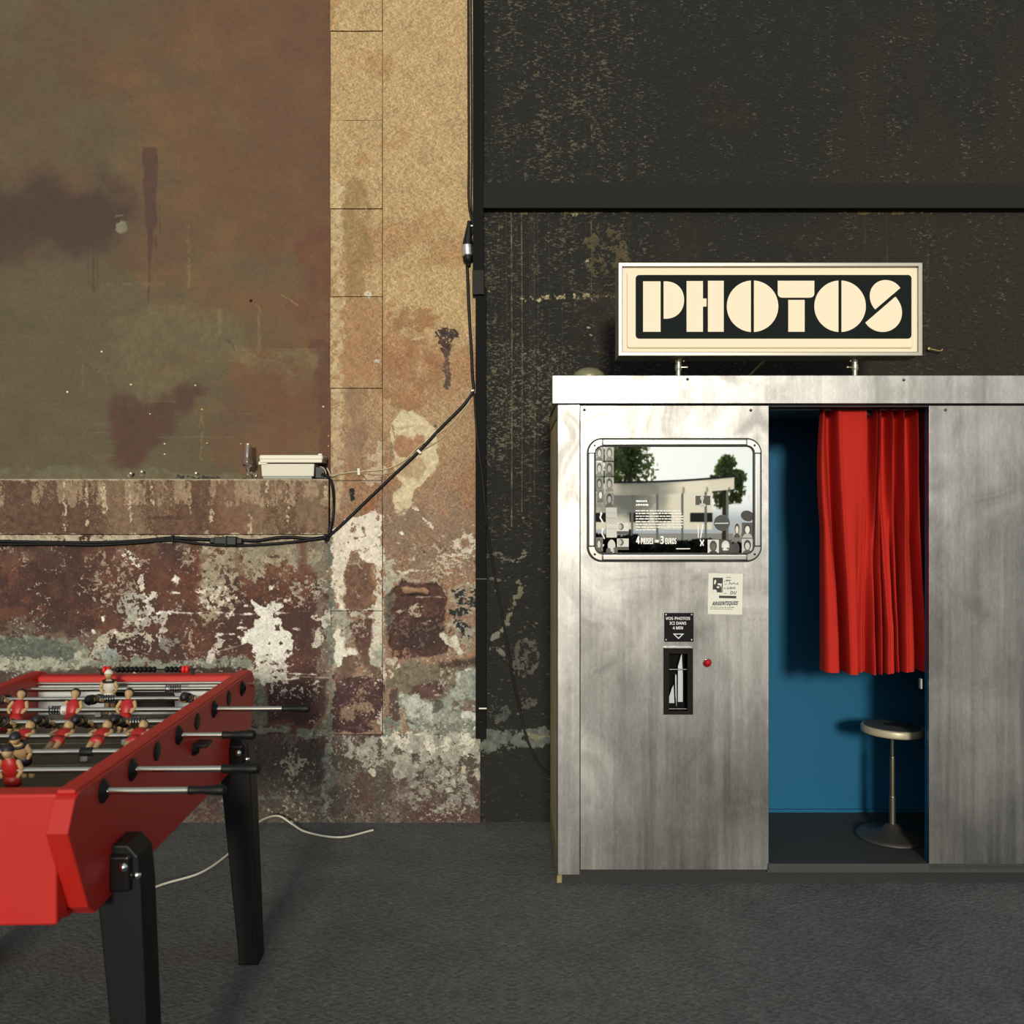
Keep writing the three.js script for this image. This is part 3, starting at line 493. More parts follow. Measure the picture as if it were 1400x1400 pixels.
// lower wall, pier and black wall; each is a slab 0.3 m and more thick
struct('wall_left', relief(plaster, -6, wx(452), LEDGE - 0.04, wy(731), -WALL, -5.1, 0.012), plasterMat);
struct('wall_middle', relief(plaster, wx(524), wx(656.5), LEDGE - 0.04, TOP, -WALL + 0.006, -5.1, 0.01), plasterMat);
struct('wall_right', relief(blackPaint, wx(656.5), 6, LEDGE - 0.04, TOP, -WALL, -5.1, 0.02), blackMat);
struct('wall_back', boxFrom(-6, wx(452) + 0.15, SILL - 0.1, TOP, -4.86, -5.1), std(0x5a4a38, 0.9));
// plinth courses
struct('baseboard_left', relief(plaster, -6, wx(448), 0, LEDGE, -WALL + 0.026, -5.1, 0.012, worn, 0.03), plasterMat);
struct('baseboard_middle', relief(plaster, wx(448), wx(656.8), 0, LEDGE, -WALL + 0.03, -5.1, 0.012, worn, 0.03), plasterMat);
struct('baseboard_right', relief(blackPaint, wx(656.8), 6, 0, LEDGE, -WALL + 0.018, -5.1, 0.03, worn, 0.03), blackMat);
// sill under the recess
{
  const g = relief(plaster, -6, wx(450), wy(730), SILL, -WALL + 0.02, -4.86, 0.012);
  const sill = struct('window_sill', g, plasterMat);
  sill.userData.kind = 'structure';
}
// jamb: dressed stones one above the other
{
  const jamb = new THREE.Group(); jamb.name = 'trim_1'; jamb.userData.kind = 'structure'; scene.add(jamb);
  const ys = [-80, 43, 165, 286, 406, 531, 657, 835, 1004];
  mesh('core', boxFrom(wx(455), wx(526), LEDGE, TOP, -WALL - 0.014, -5.1), plasterMat, jamb);
  for (let k = 0; k + 1 < ys.length; k++) {
    const y1 = Math.min(TOP, wy(ys[k] + 0.55)), y0 = wy(ys[k + 1] - 0.55), out = [0.004, 0.0, 0.006, 0.003, 0.006, 0.002, 0.006, 0.004, 0.006][k];
    mesh('stone', relief(plaster, wx(451.8) + (k % 2) * 0.002, wx(522.5), y0, y1, -WALL + out, -5.0, 0.012, (x, y) => 0.0025 * fbm(x * 9 + k * 7, y * 9, 3)), plasterMat, jamb);
  }
}
// floor
{
  const f = new Surface(0, 3, 0, 3, 4, 220);
  f.base((x, y) => { const a = fbm(x * 0.02, y * 0.02, 4), b = fbm(x * 0.3, y * 0.3, 3), c = noise(x * 0.9, y * 0.9), k = 1 + 0.12 * a + 0.2 * b + 0.12 * c; return [86 * k, 86 * k, 84 * k, b * 0.8 + c * 0.4]; });
  const m = f.material(0.92, 0.004);
  const g = new THREE.BoxGeometry(80, 0.2, 80); g.translate(0, -0.1, 20);
  const p = g.attributes.position, uv = g.attributes.uv;
  for (let i = 0; i < p.count; i++) uv.setXY(i, p.getX(i) / 3, p.getZ(i) / 3);
  struct('floor', g, m);
}
// black timber rail across the top of the black wall
{
  const g = boxFrom(wx(659), 6, wy(288.5), wy(254), -WALL - 0.02, -WALL + 0.045, 0.004);
  const rail = struct('trim_2', g, std(0x100f0c, 0.85));
}
{
  const x1 = -0.86, g = sheetPaint.uv(boxFrom(-6, x1, SILL - 0.05, TOP, -SHEET - 0.03, -SHEET, 0));
  const sheet = mesh('painted_sheet', g, sheetMat);
  tag(sheet, 'big brown and maroon painted metal sheet closing the recess above the sill', 'metal sheet');
  const sm = std(0xd8d2bf, 0.4, 0.3), bright = std(0xc9a86a, 0.4, 0.6);
  const head = (r) => lathe([[0, r * 0.6], [r * 0.6, r * 0.5], [r, 0.0006], [r, -0.003]], 10).rotateX(Math.PI / 2);
  for (const [x, y, r, m] of [[139, 481, 0.006, sm], [179, 526, 0.006, sm], [92, 536, 0.0065, sm], [267, 527, 0.005, sm], [205, 566, 0.004, sm], [276, 560, 0.007, bright], [225, 607, 0.005, sm], [225, 621, 0.005, sm], [442, 556, 0.006, sm], [449, 596, 0.0055, bright], [449, 610, 0.0055, bright], [283, 606, 0.006, bright], [329, 607, 0.005, bright]]) {
    const s = mesh('screw', head(r), m, sheet); s.position.copy(at(x, y, SHEET - 0.001));
  }
  const hole = mesh('bolt_hole', lathe([[0, 0.002], [0.006, 0.002], [0.008, 0], [0.008, -0.002]], 10).rotateX(Math.PI / 2), std(0x0c0b09, 0.9), sheet); hole.position.copy(at(343, 411, SHEET - 0.001));
  const stud = lathe([[0, 0.034], [0.007, 0.033], [0.0085, 0.028], [0.0085, 0.004], [0.013, 0.002], [0.013, 0]], 12).rotateX(Math.PI / 2);
  for (const [x, y, t] of [[178, 650.5, 0.5], [195, 648.5, 0.2], [269.5, 650.5, 0.1], [349, 650, -0.6]]) { const b = mesh('bolt', stud, std(0xcfcabb, 0.3, 0.7), sheet); b.position.copy(at(x, y, SHEET - 0.004)); b.rotation.y = t; b.rotation.x = -0.5; }
}
// ---------------------------------------------------------------- flat black conduit down the corner
{
  const t = thing('cable_conduit', V(wx(657), 0, -WALL), 'flat black cable conduit running down the wall beside the plaster pier', 'conduit');
  const m = dull(0x131412), x = (p) => wx(p) - wx(657);
  mesh('lower_channel', boxFrom(x(650.5), x(665), wy(1008), wy(395), 0.004, 0.038, 0.003), m, t);
  mesh('upper_channel', boxFrom(x(647), x(661.5), wy(376), 4.28, 0.004, 0.05, 0.003), m, t);
  mesh('sleeve', boxFrom(x(646.5), x(662), wy(406), wy(373), 0.004, 0.056, 0.003), std(0x1c1c17, 0.8), t);
  mesh('bracket', boxFrom(x(655), x(665.5), wy(967.3), wy(965.4), 0.03, 0.041, 0.0008), std(0xcfcdc2, 0.4, 0.5), t);
  mesh('bracket', boxFrom(x(650), x(665.4), wy(791.5), wy(790), 0.03, 0.0405, 0.0008), std(0x3a3a36, 0.5, 0.3), t);
  for (const y of [985, 720]) { const s = mesh('screw', lathe([[0, 0.003], [0.003, 0.002], [0.004, 0]], 8).rotateX(Math.PI / 2), std(0x55554e, 0.4, 0.7), t); s.position.set(x(658), wy(y), 0.038); }
}
// ---------------------------------------------------------------- cables on the wall
const blackRubber = dull(0x121416, 0.5, 0.5), paleRubber = std(0xb9ab88, 0.6), whitePlastic = std(0xdad6c6, 0.45);
const onWall = (list, off = 0.008) => list.map(([x, y, o = 0]) => at(x, y, WALL - off - o));
function clip(parent, px, py, w, h, turn, off = 0.012) {
  const c = mesh('clip', box(w, h, 0.012, 0.002), whitePlastic, parent); c.position.copy(at(px, py, WALL - off)); c.rotation.z = turn;
}
{
  const t = thing('power_cable', V(0, 0, 0), 'thick black power cable with a silver connector, dropping beside the conduit then slanting down left', 'cable');
  mesh('upper_lead', tube(onWall([[640, -100], [641, 200], [641.5, 283], [645, 300], [646, 312], [644, 322], [642, 332]], 0.012), 0.006), blackRubber, t);
  mesh('second_lead', tube(onWall([[643, -100], [645, 200], [644.5, 283], [646, 296], [646.3, 312], [644, 324], [642, 332]], 0.017), 0.004), blackRubber, t);
  mesh('lower_lead', tube(onWall([[638.5, 358], [639.5, 380], [641, 420], [644, 470], [646, 515], [647, 534], [638, 549], [600, 588], [573, 617], [540, 648], [500, 686], [470, 715], [452, 731], [446, 735]], 0.011), 0.0078, 160), blackRubber, t);
  const c = mesh('connector', lathe([[0.008, -0.062], [0.010, -0.05], [0.0185, -0.044], [0.020, -0.03], [0.0195, -0.022]], 20), blackRubber, t); c.position.copy(at(639, 344, WALL - 0.022)); c.rotation.z = 0.07; c.position.y += 0.006;
  c.scale.setScalar(1.25); const ring = mesh('collar', lathe([[0.0195, -0.023], [0.0225, -0.02], [0.0225, -0.008], [0.021, -0.005], [0.0225, -0.002], [0.0225, 0.018], [0.0205, 0.021]], 24), std(0xd6d4cc, 0.25, 0.9), t); ring.position.copy(c.position); ring.rotation.z = 0.07; ring.scale.setScalar(1.25);
  const top = mesh('plug_body', lathe([[0.0205, 0.02], [0.020, 0.03], [0.017, 0.045], [0.0125, 0.075], [0.008, 0.1], [0.0068, 0.115]], 20), blackRubber, t); top.position.copy(c.position); top.rotation.z = -0.06; top.scale.setScalar(1.25);
  clip(t, 645.5, 309, 0.016, 0.008, 0, 0.022); clip(t, 646, 534, 0.016, 0.009, 0.2, 0.018); clip(t, 573, 617.5, 0.024, 0.012, -0.75, 0.022);
}
{
  const t = thing('pale_cable', V(0, 0, 0), 'thin pale twin cable looping from the white plastic box across the pier to the conduit', 'cable');
  mesh('wire', tube(onWall([[447, 640, 0.01], [450, 646, 0.02], [452, 651, 0.012], [462, 649], [476, 646], [491, 644.5], [515, 643], [535, 639], [555, 628], [572, 611], [590, 599], [612, 584], [632, 562], [644, 545], [647, 535], [646.5, 500], [645, 440], [644.5, 380], [645, 330]], 0.009), 0.0032, 150), paleRubber, t);
  mesh('wire', tube(onWall([[450, 650, 0.01], [470, 647.5], [491, 645.5], [505, 648], [522, 648.5], [540, 644], [558, 632], [573, 619], [600, 602], [622, 583], [638, 558], [647.5, 537]], 0.008), 0.0026, 110), std(0xa89a7c, 0.6), t);
  clip(t, 490.5, 645, 0.013, 0.034, 0.08, 0.014);
  mesh('nail', rod(at(493, 648, WALL - 0.006), at(501, 655, WALL - 0.012), 0.0012, 6), std(0x4a4238, 0.6, 0.5), t);
}
{
  const t = thing('extension_cable', V(0, 0, 0), 'pair of black extension cables with an inline connector hanging under the sill', 'cable');
  mesh('lead', tube(onWall([[-60, 737], [0, 740], [75, 741.5], [120, 742], [160, 741], [200, 738.5], [236, 735.5], [265, 737], [295, 738]], 0.016), 0.0082, 90), blackRubber, t);
  mesh('lead', tube(onWall([[-60, 741], [0, 744], [75, 744], [130, 745], [180, 742.5], [236, 738.5], [262, 742], [295, 745], [330, 745.5], [365, 744], [400, 741], [432, 737], [447, 735]], 0.022), 0.0066, 120), blackRubber, t);
  mesh('lead', tube(onWall([[328, 738], [345, 739.5], [360, 738], [380, 735], [400, 734.5], [425, 736.5], [447, 734]], 0.016), 0.0078, 60), blackRubber, t);
  const c = mesh('inline_connector', merge([box(0.06, 0.036, 0.03, 0.006).translate(-0.034, 0, 0), box(0.05, 0.044, 0.034, 0.007).translate(0.022, 0, 0), box(0.03, 0.03, 0.026, 0.007).translate(0.06, 0, 0), box(0.03, 0.026, 0.024, 0.006).translate(-0.07, 0, 0), box(0.006, 0.047, 0.036, 0.002).translate(-0.004, 0, 0)]), std(0x101215, 0.5), t);
  c.position.copy(at(311, 739.5, WALL - 0.024)); c.rotation.z = -0.02;
  const tie = mesh('cable_tie', box(0.009, 0.034, 0.03, 0.003), blackRubber, t); tie.position.copy(at(236.5, 736.5, WALL - 0.02)); tie.rotation.z = 0.1;
  mesh('tie_tail', rod(at(237, 738, WALL - 0.03), at(236, 745, WALL - 0.02), 0.002, 6), blackRubber, t);
}
{
  const t = thing('appliance_lead', V(0, 0, 0), 'short black lead curving down from the white plastic box to the cable knot', 'cable');
  mesh('lead', tube(onWall([[440, 648, 0.02], [447, 651, 0.03], [452, 657, 0.024], [455, 668, 0.02], [456.5, 690], [455, 710], [451, 727], [446, 736]], 0.012), 0.0068, 80), blackRubber, t);
  mesh('strain_relief', rod(at(453.2, 713, WALL - 0.014), at(450.4, 729, WALL - 0.016), 0.0105, 12), blackRubber, t);
  const k = mesh('knot', new THREE.TorusGeometry(0.013, 0.0075, 8, 18), blackRubber, t); k.position.copy(at(446.5, 735, WALL - 0.02)); k.rotation.set(0.4, 0.9, 0.3);
  const k2 = mesh('knot', new THREE.TorusGeometry(0.012, 0.006, 8, 18), blackRubber, t); k2.position.copy(at(448, 733, WALL - 0.02)); k2.rotation.set(1.1, 0.3, 0.8);
  mesh('tie_tail', rod(at(446, 737, WALL - 0.02), at(445.6, 742, WALL - 0.026), 0.003, 6), blackRubber, t);
}
{
  const t = thing('loose_cable', V(0, 0, 0), 'thin dark cable hanging loose down the black wall to behind the booth', 'cable');
  mesh('wire', tube(onWall([[648.5, 538, 0.01], [651, 580, 0.042], [654, 612, 0.042], [659.5, 652, 0.04], [663, 690, 0.036], [669, 740, 0.012], [677, 790], [686, 838], [693, 880], [703, 935], [711, 972], [718, 1002, 0.02], [728, 1028, 0.03], [741, 1050, 0.03], [758, 1062, 0.03]], 0.008), 0.0058, 150), dull(0x1c1a17, 0.6, 0.5), t);
}
{
  const t = thing('floor_cable', V(0, 0, 0), 'thin white cable lying in a loop on the ground beside the red table', 'cable');
  mesh('wire', tube([V(-1.52, 0.008, -3.7), V(-1.42, 0.008, -3.86), V(-1.30, 0.012, -3.98), V(-1.22, 0.03, -4.3), V(-1.19, 0.055, -4.52), V(-1.13, 0.05, -4.6), V(-1.06, 0.018, -4.58), V(-0.98, 0.008, -4.5), V(-0.8, 0.008, -4.42), V(-0.66, 0.008, -4.52)], 0.005, 90), std(0xc9c5b4, 0.5), t);
}
// ---------------------------------------------------------------- white plastic box and glass on the sill
{
  const D = 4.72, base = at(402, 655, D); base.y = SILL;
  const t = thing('plastic_box', base, 'white plastic box with an overhanging lid standing on the sill', 'box');
  const m = std(0xe2decd, 0.5), u = D / F;
  const w = 72 * u, g = box(w, 0.062, 0.10, 0.004); const p = g.attributes.position;
  for (let i = 0; i < p.count; i++) if (p.getY(i) < 0) p.setX(i, p.getX(i) * 0.975);
  g.computeVertexNormals();
  mesh('body', g.translate(-5.5 * u, 0.044, 0), std(0xd8d3c2, 0.6), t);
  mesh('lid', merge([box(86 * u, 0.026, 0.125, 0.01, 4).translate(-0.5 * u, 0.105, 0), box(84 * u, 0.02, 0.12, 0.004).translate(-0.5 * u, 0.09, 0), box(12 * u, 0.016, 0.11, 0.004).translate(-39 * u, 0.078, 0)]), m, t);
  mesh('lid_clip', box(0.02, 0.016, 0.03, 0.004).translate(38 * u, 0.118, 0.03), whitePlastic, t);
  mesh('foot', box(66 * u, 0.012, 0.10, 0.003).translate(-6 * u, 0.0065, 0), std(0x9aa294, 0.6), t);
}
{
  const t = thing('power_adapter', at(439.5, 655, 4.71).setY(SILL), 'small black power adapter on the sill at the right end of the white box', 'adapter');
  mesh('body', merge([box(0.05, 0.06, 0.06, 0.006).translate(-0.002, 0.032, 0), box(0.028, 0.022, 0.04, 0.006).translate(0.016, 0.012, 0.012)]), std(0x1b1d1c, 0.5), t);
  mesh('thin_lead', tube([V(-0.004, 0.062, 0.02), V(0.01, 0.058, 0.034), V(0.024, 0.045, 0.036), V(0.03, 0.02, 0.034), V(0.026, 0.004, 0.034)], 0.0025, 30), paleRubber, t);
}
{
  const t = thing('stemmed_glass', at(338.5, 655, 4.71).setY(SILL), 'empty stemmed beer glass standing on the sill left of the white box', 'glass');
  const gm = new THREE.MeshPhysicalMaterial({ color: 0xffffff, roughness: 0.16, transmission: 1, thickness: 0.004, ior: 1.5 });
  const o = [[0.0005, 0], [0.027, 0], [0.028, 0.003], [0.012, 0.008], [0.006, 0.016], [0.0055, 0.032], [0.009, 0.040], [0.007, 0.048], [0.010, 0.056], [0.022, 0.066], [0.0275, 0.08], [0.0265, 0.09], [0.021, 0.101], [0.0195, 0.115], [0.0195, 0.15], [0.0205, 0.178], [0.0192, 0.178], [0.0178, 0.15], [0.0178, 0.115], [0.019, 0.102], [0.0245, 0.09], [0.0252, 0.08], [0.019, 0.07], [0.0005, 0.063]];
  mesh('glass', lathe(o, 40), gm, t);
}
{
  const t = thing('wall_hook', at(1268, 478, WALL), 'bent rusty hook nail in the black wall right of the cream sign', 'hook');
  mesh('shank', tube([V(0, 0, -0.01), V(0, 0, 0.02), V(0.02, -0.006, 0.03), V(0.045, -0.012, 0.03), V(0.055, -0.010, 0.03), V(0.06, -0.002, 0.03)], 0.0032, 40), std(0xa08c58, 0.5, 0.5), t);
  mesh('head', lathe([[0, 0.003], [0.007, 0.002], [0.008, 0], [0.004, -0.003]], 10).rotateX(Math.PI / 2).translate(0, 0.001, 0.02), std(0xb09a64, 0.5, 0.5), t);
}
// ---------------------------------------------------------------- the photo booth
const FRONT = 3.88, bx = (p) => PX(p, FRONT), by = (p) => PY(p, FRONT);
function metalMaps(seedX, dark, W = 512, H = 1024) {           // rolled aluminium, wiped and scratched
  const c = new Uint8Array(W * H * 4), r = new Uint8Array(W * H * 4);
  for (let j = 0; j < H; j++) for (let i = 0; i < W; i++) {
    const x = i / W * 1.0 + seedX, y = j / H * 2.0;
    const cloud = fbm(x * 3.2, y * 2.0, 5), wipe = fbm(x * 9 + 3 * fbm(x * 3, y * 3 + 8, 2), y * 5 + 2.5 * fbm(x * 2.5 + 4, y * 3, 2), 4), roll = fbm(x * 60, y * 1.6, 3), fine = noise(x * 240, y * 60), scr = sstep(fbm(x * 23 + y * 9, y * 150 + x * 30, 3), 0.42, 0.6);
    const k = dark * (1 + 0.26 * cloud + 0.24 * wipe + 0.07 * roll + 0.04 * fine) + 5 * scr, o = 4 * (j * W + i);
    c[o] = clamp(k, 0, 255); c[o + 1] = clamp(k * 1.0, 0, 255); c[o + 2] = clamp(k * 0.985, 0, 255);
    const q = clamp(0.40 + 0.06 * cloud - 0.09 * wipe + 0.03 * roll, 0.3, 0.7) * 255;
    r[o] = 255; r[o + 1] = q; r[o + 2] = 255; c[o + 3] = r[o + 3] = 255;
  }
  const T = (a, cs) => { const t = new THREE.DataTexture(a, W, H); t.magFilter = THREE.LinearFilter; t.wrapS = t.wrapT = THREE.MirroredRepeatWrapping; if (cs) t.colorSpace = THREE.SRGBColorSpace; t.needsUpdate = true; return t; };
  const rm = T(r);
  return new THREE.MeshStandardMaterial({ map: T(c, true), roughnessMap: rm, metalnessMap: rm, roughness: 1, metalness: 1 });
}
const alu = metalMaps(0, 132), aluDark = metalMaps(5.3, 132), aluPost = metalMaps(9.7, 132);
const chrome = std(0xe4e2dc, 0.12, 1), satin = std(0xd2cfc6, 0.3, 1), screwMat = std(0x55534c, 0.4, 0.8), gasket = std(0x131316, 0.6);
const cream = std(0xb8a878, 0.55), teal = dull(0x07587c, 0.6, 0.5), tealDark = std(0x24505f, 0.7), blackIn = std(0x2a3236, 0.75);
const booth = thing('photo_booth', V(bx(762), 0, -FRONT), 'brushed metal photo booth with a red curtain standing against the black wall', 'photo booth');
const bpart = (name, g, m, parent = booth) => { const o = mesh(name, g, m, parent); if (parent === booth) o.position.set(-booth.position.x, 0, FRONT); return o; };
const mUV = (g, ox = 0) => worldUV(g, ox, 0, 1.0, 2.0);
const slotHole = { x0: bx(912), x1: bx(942), y0: by(973), y1: by(889) };
{
  const Z = -FRONT, yTop = by(554.5);
  const s = new THREE.Shape(); s.moveTo(bx(793.4), 0.06); s.lineTo(bx(1051), 0.06); s.lineTo(bx(1051), yTop); s.lineTo(bx(793.4), yTop);
  const h = new THREE.Path(); h.moveTo(slotHole.x0, slotHole.y0); h.lineTo(slotHole.x0, slotHole.y1); h.lineTo(slotHole.x1, slotHole.y1); h.lineTo(slotHole.x1, slotHole.y0); s.holes.push(h);
  bpart('front_panel', mUV(extrude(s, 0.018, 0.001, 1).translate(0, 0, Z - 0.019)), alu);
  bpart('corner_post', mUV(boxFrom(bx(762), bx(793), 0.04, by(553.2), Z - 0.05, Z + 0.006, 0.003), 0.4), aluPost);
  bpart('right_panel', mUV(boxFrom(bx(1270), 2.2, 0.06, yTop, Z - 0.018, Z, 0.0015), 0.3), aluDark);
  const hz = -3.86;
  bpart('header', mUV(boxFrom(PX(755, 3.86), 2.25, PY(552, 3.86), PY(513, 3.86), Z - 0.06, hz, 0.003), 0.7), aluPost);
  bpart('header_gap', boxFrom(bx(763), 2.2, by(556), by(550), Z - 0.05, Z - 0.006), gasket);
  bpart('roof', boxFrom(bx(762), 2.22, 1.985, 2.0, -4.6, Z - 0.06), std(0x6a695f, 0.7));
  bpart('left_side_panel', boxFrom(bx(762) + 0.001, bx(762) + 0.02, 0.03, 1.905, -4.59, Z - 0.012, 0.003), cream);
  bpart('side_cap', boxFrom(bx(762) - 0.002, bx(762) + 0.02, 1.911, 1.965, -4.59, Z - 0.012, 0.004), std(0x8c8050, 0.6));
  bpart('side_foot', boxFrom(bx(762) - 0.002, bx(762) + 0.02, 0.0, 0.12, -4.59, Z - 0.012, 0.004), std(0x8c8050, 0.6));
  bpart('seam_strip', boxFrom(bx(761.3), bx(762.2), 0.03, 1.96, Z - 0.014, Z - 0.004), gasket);
  bpart('outer_back', boxFrom(bx(762), 2.22, 0.03, 2.0, -4.61, -4.595), std(0x4a4a46, 0.7));
  bpart('cabin_back_wall', boxFrom(bx(1050), 2.2, 0.085, 1.985, -4.58, -4.55), teal);
  bpart('partition', boxFrom(bx(1049), bx(1051), 0.085, 1.985, -4.55, Z - 0.02), tealDark);
  bpart('cabin_end_wall', boxFrom(2.16, 2.2, 0.06, 1.985, -4.58, Z - 0.018), blackIn);
  bpart('cabin_floor', boxFrom(bx(1049), 2.18, 0.05, 0.085, -4.56, Z - 0.0), std(0x343633, 0.7));
  bpart('cabin_ceiling', boxFrom(bx(1049), 2.18, 1.965, 1.984, -4.56, Z - 0.06), std(0x6c7c76, 0.7));
  bpart('skirting', boxFrom(bx(1051), 2.16, 0.085, 0.10, -4.55, -4.538, 0.002), teal);
  bpart('plinth', boxFrom(bx(764), 2.18, 0.0, 0.06, -4.58, Z - 0.02), gasket);
  bpart('right_return', boxFrom(bx(1270), bx(1271.6), 0.085, yTop, Z - 0.04, Z - 0.018), teal);
  bpart('left_return', boxFrom(bx(1049.4), bx(1051.2), 0.085, yTop, Z - 0.03, Z - 0.0185), gasket);
  const catchPlate = bpart('door_catch', boxFrom(bx(1263), bx(1265.6), by(944), by(930), Z - 0.05, Z - 0.03, 0.002), std(0xa7a594, 0.5, 0.3));
  const scr = lathe([[0, 0.0026], [0.004, 0.002], [0.0062, 0]], 12).rotateX(Math.PI / 2);
  for (const [x, y, d] of [[940, 518.5, 3.86], [1235.5, 519.5, 3.86], [799, 560.5, FRONT], [1026.5, 561, FRONT], [1292.5, 560.5, FRONT]]) { const o = mesh('screw', scr, screwMat, booth); o.position.copy(at(x, y, d)).sub(booth.position); }
  // curtain rail
  bpart('curtain_rail', rod(V(bx(1052), by(555.5), Z - 0.115), V(bx(1290), by(555.5), Z - 0.115), 0.006), std(0x8a8a80, 0.35, 0.9));
}
// mirror display with its frame
{
  const cx = bx(921.5), cy = by(683.5), Wd = 235 / F * FRONT, Hd = 165.5 / F * FRONT, r = 0.056, w = 0.0262;
  const disp = new THREE.Group(); disp.name = numbered('display_mirror'); disp.position.set(cx, cy, -FRONT).sub(booth.position); booth.add(disp);
  disp.userData.label = 'framed mirror display with printed photo strips';
  const ring = (W0, H0, R0, W1, H1, R1, d, b) => { const s = roundedRect(W0, H0, R0); s.holes.push(roundedRect(W1, H1, R1, THREE.Path)); return extrude(s, d, b); };
  mesh('outer_gasket', ring(Wd + 0.011, Hd + 0.011, r + 0.0055, Wd - 0.01, Hd - 0.01, r - 0.005, 0.006, 0.001).translate(0, 0, 0.0005), gasket, disp);
  mesh('inner_gasket', ring(Wd - 2 * w + 0.004, Hd - 2 * w + 0.004, r - w + 0.004, Wd - 2 * w - 0.010, Hd - 2 * w - 0.010, r - w - 0.004, 0.007, 0.001).translate(0, 0, 0.004), gasket, disp);
  const bar = (l) => box(l, w, 0.018, 0.006, 4), fm = std(0xe0ddd6, 0.2, 1);
  mesh('top_bar', bar(Wd - 2 * r - 0.001).translate(0, Hd / 2 - w / 2, 0.01), fm, disp);
  mesh('bottom_bar', bar(Wd - 2 * r - 0.001).translate(0, -Hd / 2 + w / 2, 0.01), fm, disp);
  for (const sx of [-1, 1]) mesh('side_bar', box(w, Hd - 2 * r - 0.001, 0.018, 0.006, 4).translate(sx * (Wd / 2 - w / 2), 0, 0.01), fm, disp);
  const q = new THREE.Shape(); q.absarc(0, 0, r, 0, Math.PI / 2); q.lineTo(0, r - w); q.absarc(0, 0, r - w, Math.PI / 2, 0, true);
  const cg = extrude(q, 0.013, 0.0022).translate(0, 0, 0.002), sg = lathe([[0, 0.002], [0.004, 0.002], [0.005, 0]], 10).rotateX(Math.PI / 2);
  [[1, 1, 0], [-1, 1, 1], [-1, -1, 2], [1, -1, 3]].forEach(([sx, sy, k]) => {
    const c = mesh('corner_piece', cg, fm, disp); c.position.set(sx * (Wd / 2 - r - 0.0005), sy * (Hd / 2 - r - 0.0005), 0); c.rotation.z = k * Math.PI / 2;
    const s = mesh('screw', sg, std(0x1a1a24, 0.4, 0.5), disp); s.position.set(sx * (Wd / 2 - r + 0.030), sy * (Hd / 2 - r + 0.030), 0.0172);
  });
  // the print on the mirror: white and grey ink, drawn in the panel's own layout (216 x 147 units)
  const k = 4, CW = 216 * k, CH = 147 * k, mk = () => { const c = document.createElement('canvas'); c.width = CW; c.height = CH; const g = c.getContext('2d'); g.scale(k, k); g.translate(-813.5, -610); return [c, g]; };
  const [ca, ga] = mk(), [cb, gb] = mk();
  ga.fillStyle = 'rgb(250,249,242)'; ga.fillRect(800, 600, 260, 180); gb.fillStyle = 'rgb(0,2,255)'; gb.fillRect(800, 600, 260, 180);
  let thin = false;
  const ink = (v, f) => { ga.fillStyle = ga.strokeStyle = typeof v === 'string' ? v : `rgb(${v},${v},${v - 6 < 0 ? 0 : v - 6})`; gb.fillStyle = gb.strokeStyle = thin ? 'rgb(0,26,190)' : 'rgb(0,90,40)'; f(ga); f(gb); };
  const rect = (v, x, y, w2, h2) => ink(v, (g) => g.fillRect(x, y, w2, h2)), ell = (v, x, y, a, b, t = 0) => ink(v, (g) => { g.beginPath(); g.ellipse(x, y, a, b, t, 0, 7); g.fill(); });
  const line = (v, w2, ...p) => ink(v, (g) => { g.lineWidth = w2; g.lineCap = 'round'; g.beginPath(); g.moveTo(p[0], p[1]); for (let i = 2; i < p.length; i += 2) g.lineTo(p[i], p[i + 1]); g.stroke(); });
  const photo = (x, y, w2, h2, bg, hair, skin, top) => { rect(bg, x, y, w2, h2); ink(hair, (g) => { g.save(); g.beginPath(); g.rect(x, y, w2, h2); g.clip(); g.beginPath(); g.ellipse(x + w2 * 0.5, y + h2 * 0.42, w2 * 0.32, h2 * 0.36, 0, 0, 7); g.fill(); g.restore(); }); ell(skin, x + w2 * 0.5, y + h2 * 0.48, w2 * 0.21, h2 * 0.25); ink(top, (g) => { g.save(); g.beginPath(); g.rect(x, y, w2, h2); g.clip(); g.beginPath(); g.ellipse(x + w2 * 0.5, y + h2 * 1.06, w2 * 0.45, h2 * 0.34, 0, 0, 7); g.fill(); g.restore(); }); };
  // left columns of photo strips
  thin = true;
  for (let i = 0; i < 7; i++) { const y = 612 + i * 20.6; if (i < 4) { photo(815, y, 11, 19, [180, 204, 160, 190][i], [110, 120, 96, 112][i], [206, 214, 196, 210][i], [130, 150, 110, 170][i]); photo(828, y, 12, 19, [196, 170, 206, 180][i], [120, 100, 110, 96][i], [214, 200, 216, 206][i], [150, 120, 160, 130][i]); } }
  thin = false;
  rect(150, 829.5, 694, 14.5, 19.6); rect(168, 830, 714, 14, 20); for (let i = 0; i < 24; i++) rect(90, 830.5 + (i % 6) * 2.2, 700 + Math.floor(i / 6) * 7 + (i % 2), 1, 1);
  for (const y of [714.5, 735.5]) { rect(176, 844.4, y, 15.6, 11); ell(60, 849.5, y + 5, 4, 4.6); ell(150, 848, y + 5, 2.6, 3.4); rect(24, 844, y + 11, 16, 4); }
  ell(170, 837, 745, 5, 8); ell(40, 833, 752, 3, 4); ell(50, 842, 752, 3, 5); rect(150, 838, 750, 2.5, 6);
  for (const [x, y] of [[823, 705], [825, 726]]) { line(196, 1.7, x, y - 2, x - 1.4, y + 2, x + 1.4, y + 7, x + 2, y + 9); ell(196, x, y - 3, 1.4, 1.8); }
  ell(190, 822, 746, 3, 4.4); line(190, 1.6, 820, 752, 826, 744);
  // block of small print (too small to read) and the price line
  let q2 = 5; const rr = () => { q2 = (q2 * 16807) % 2147483647; return q2 / 2147483647; };
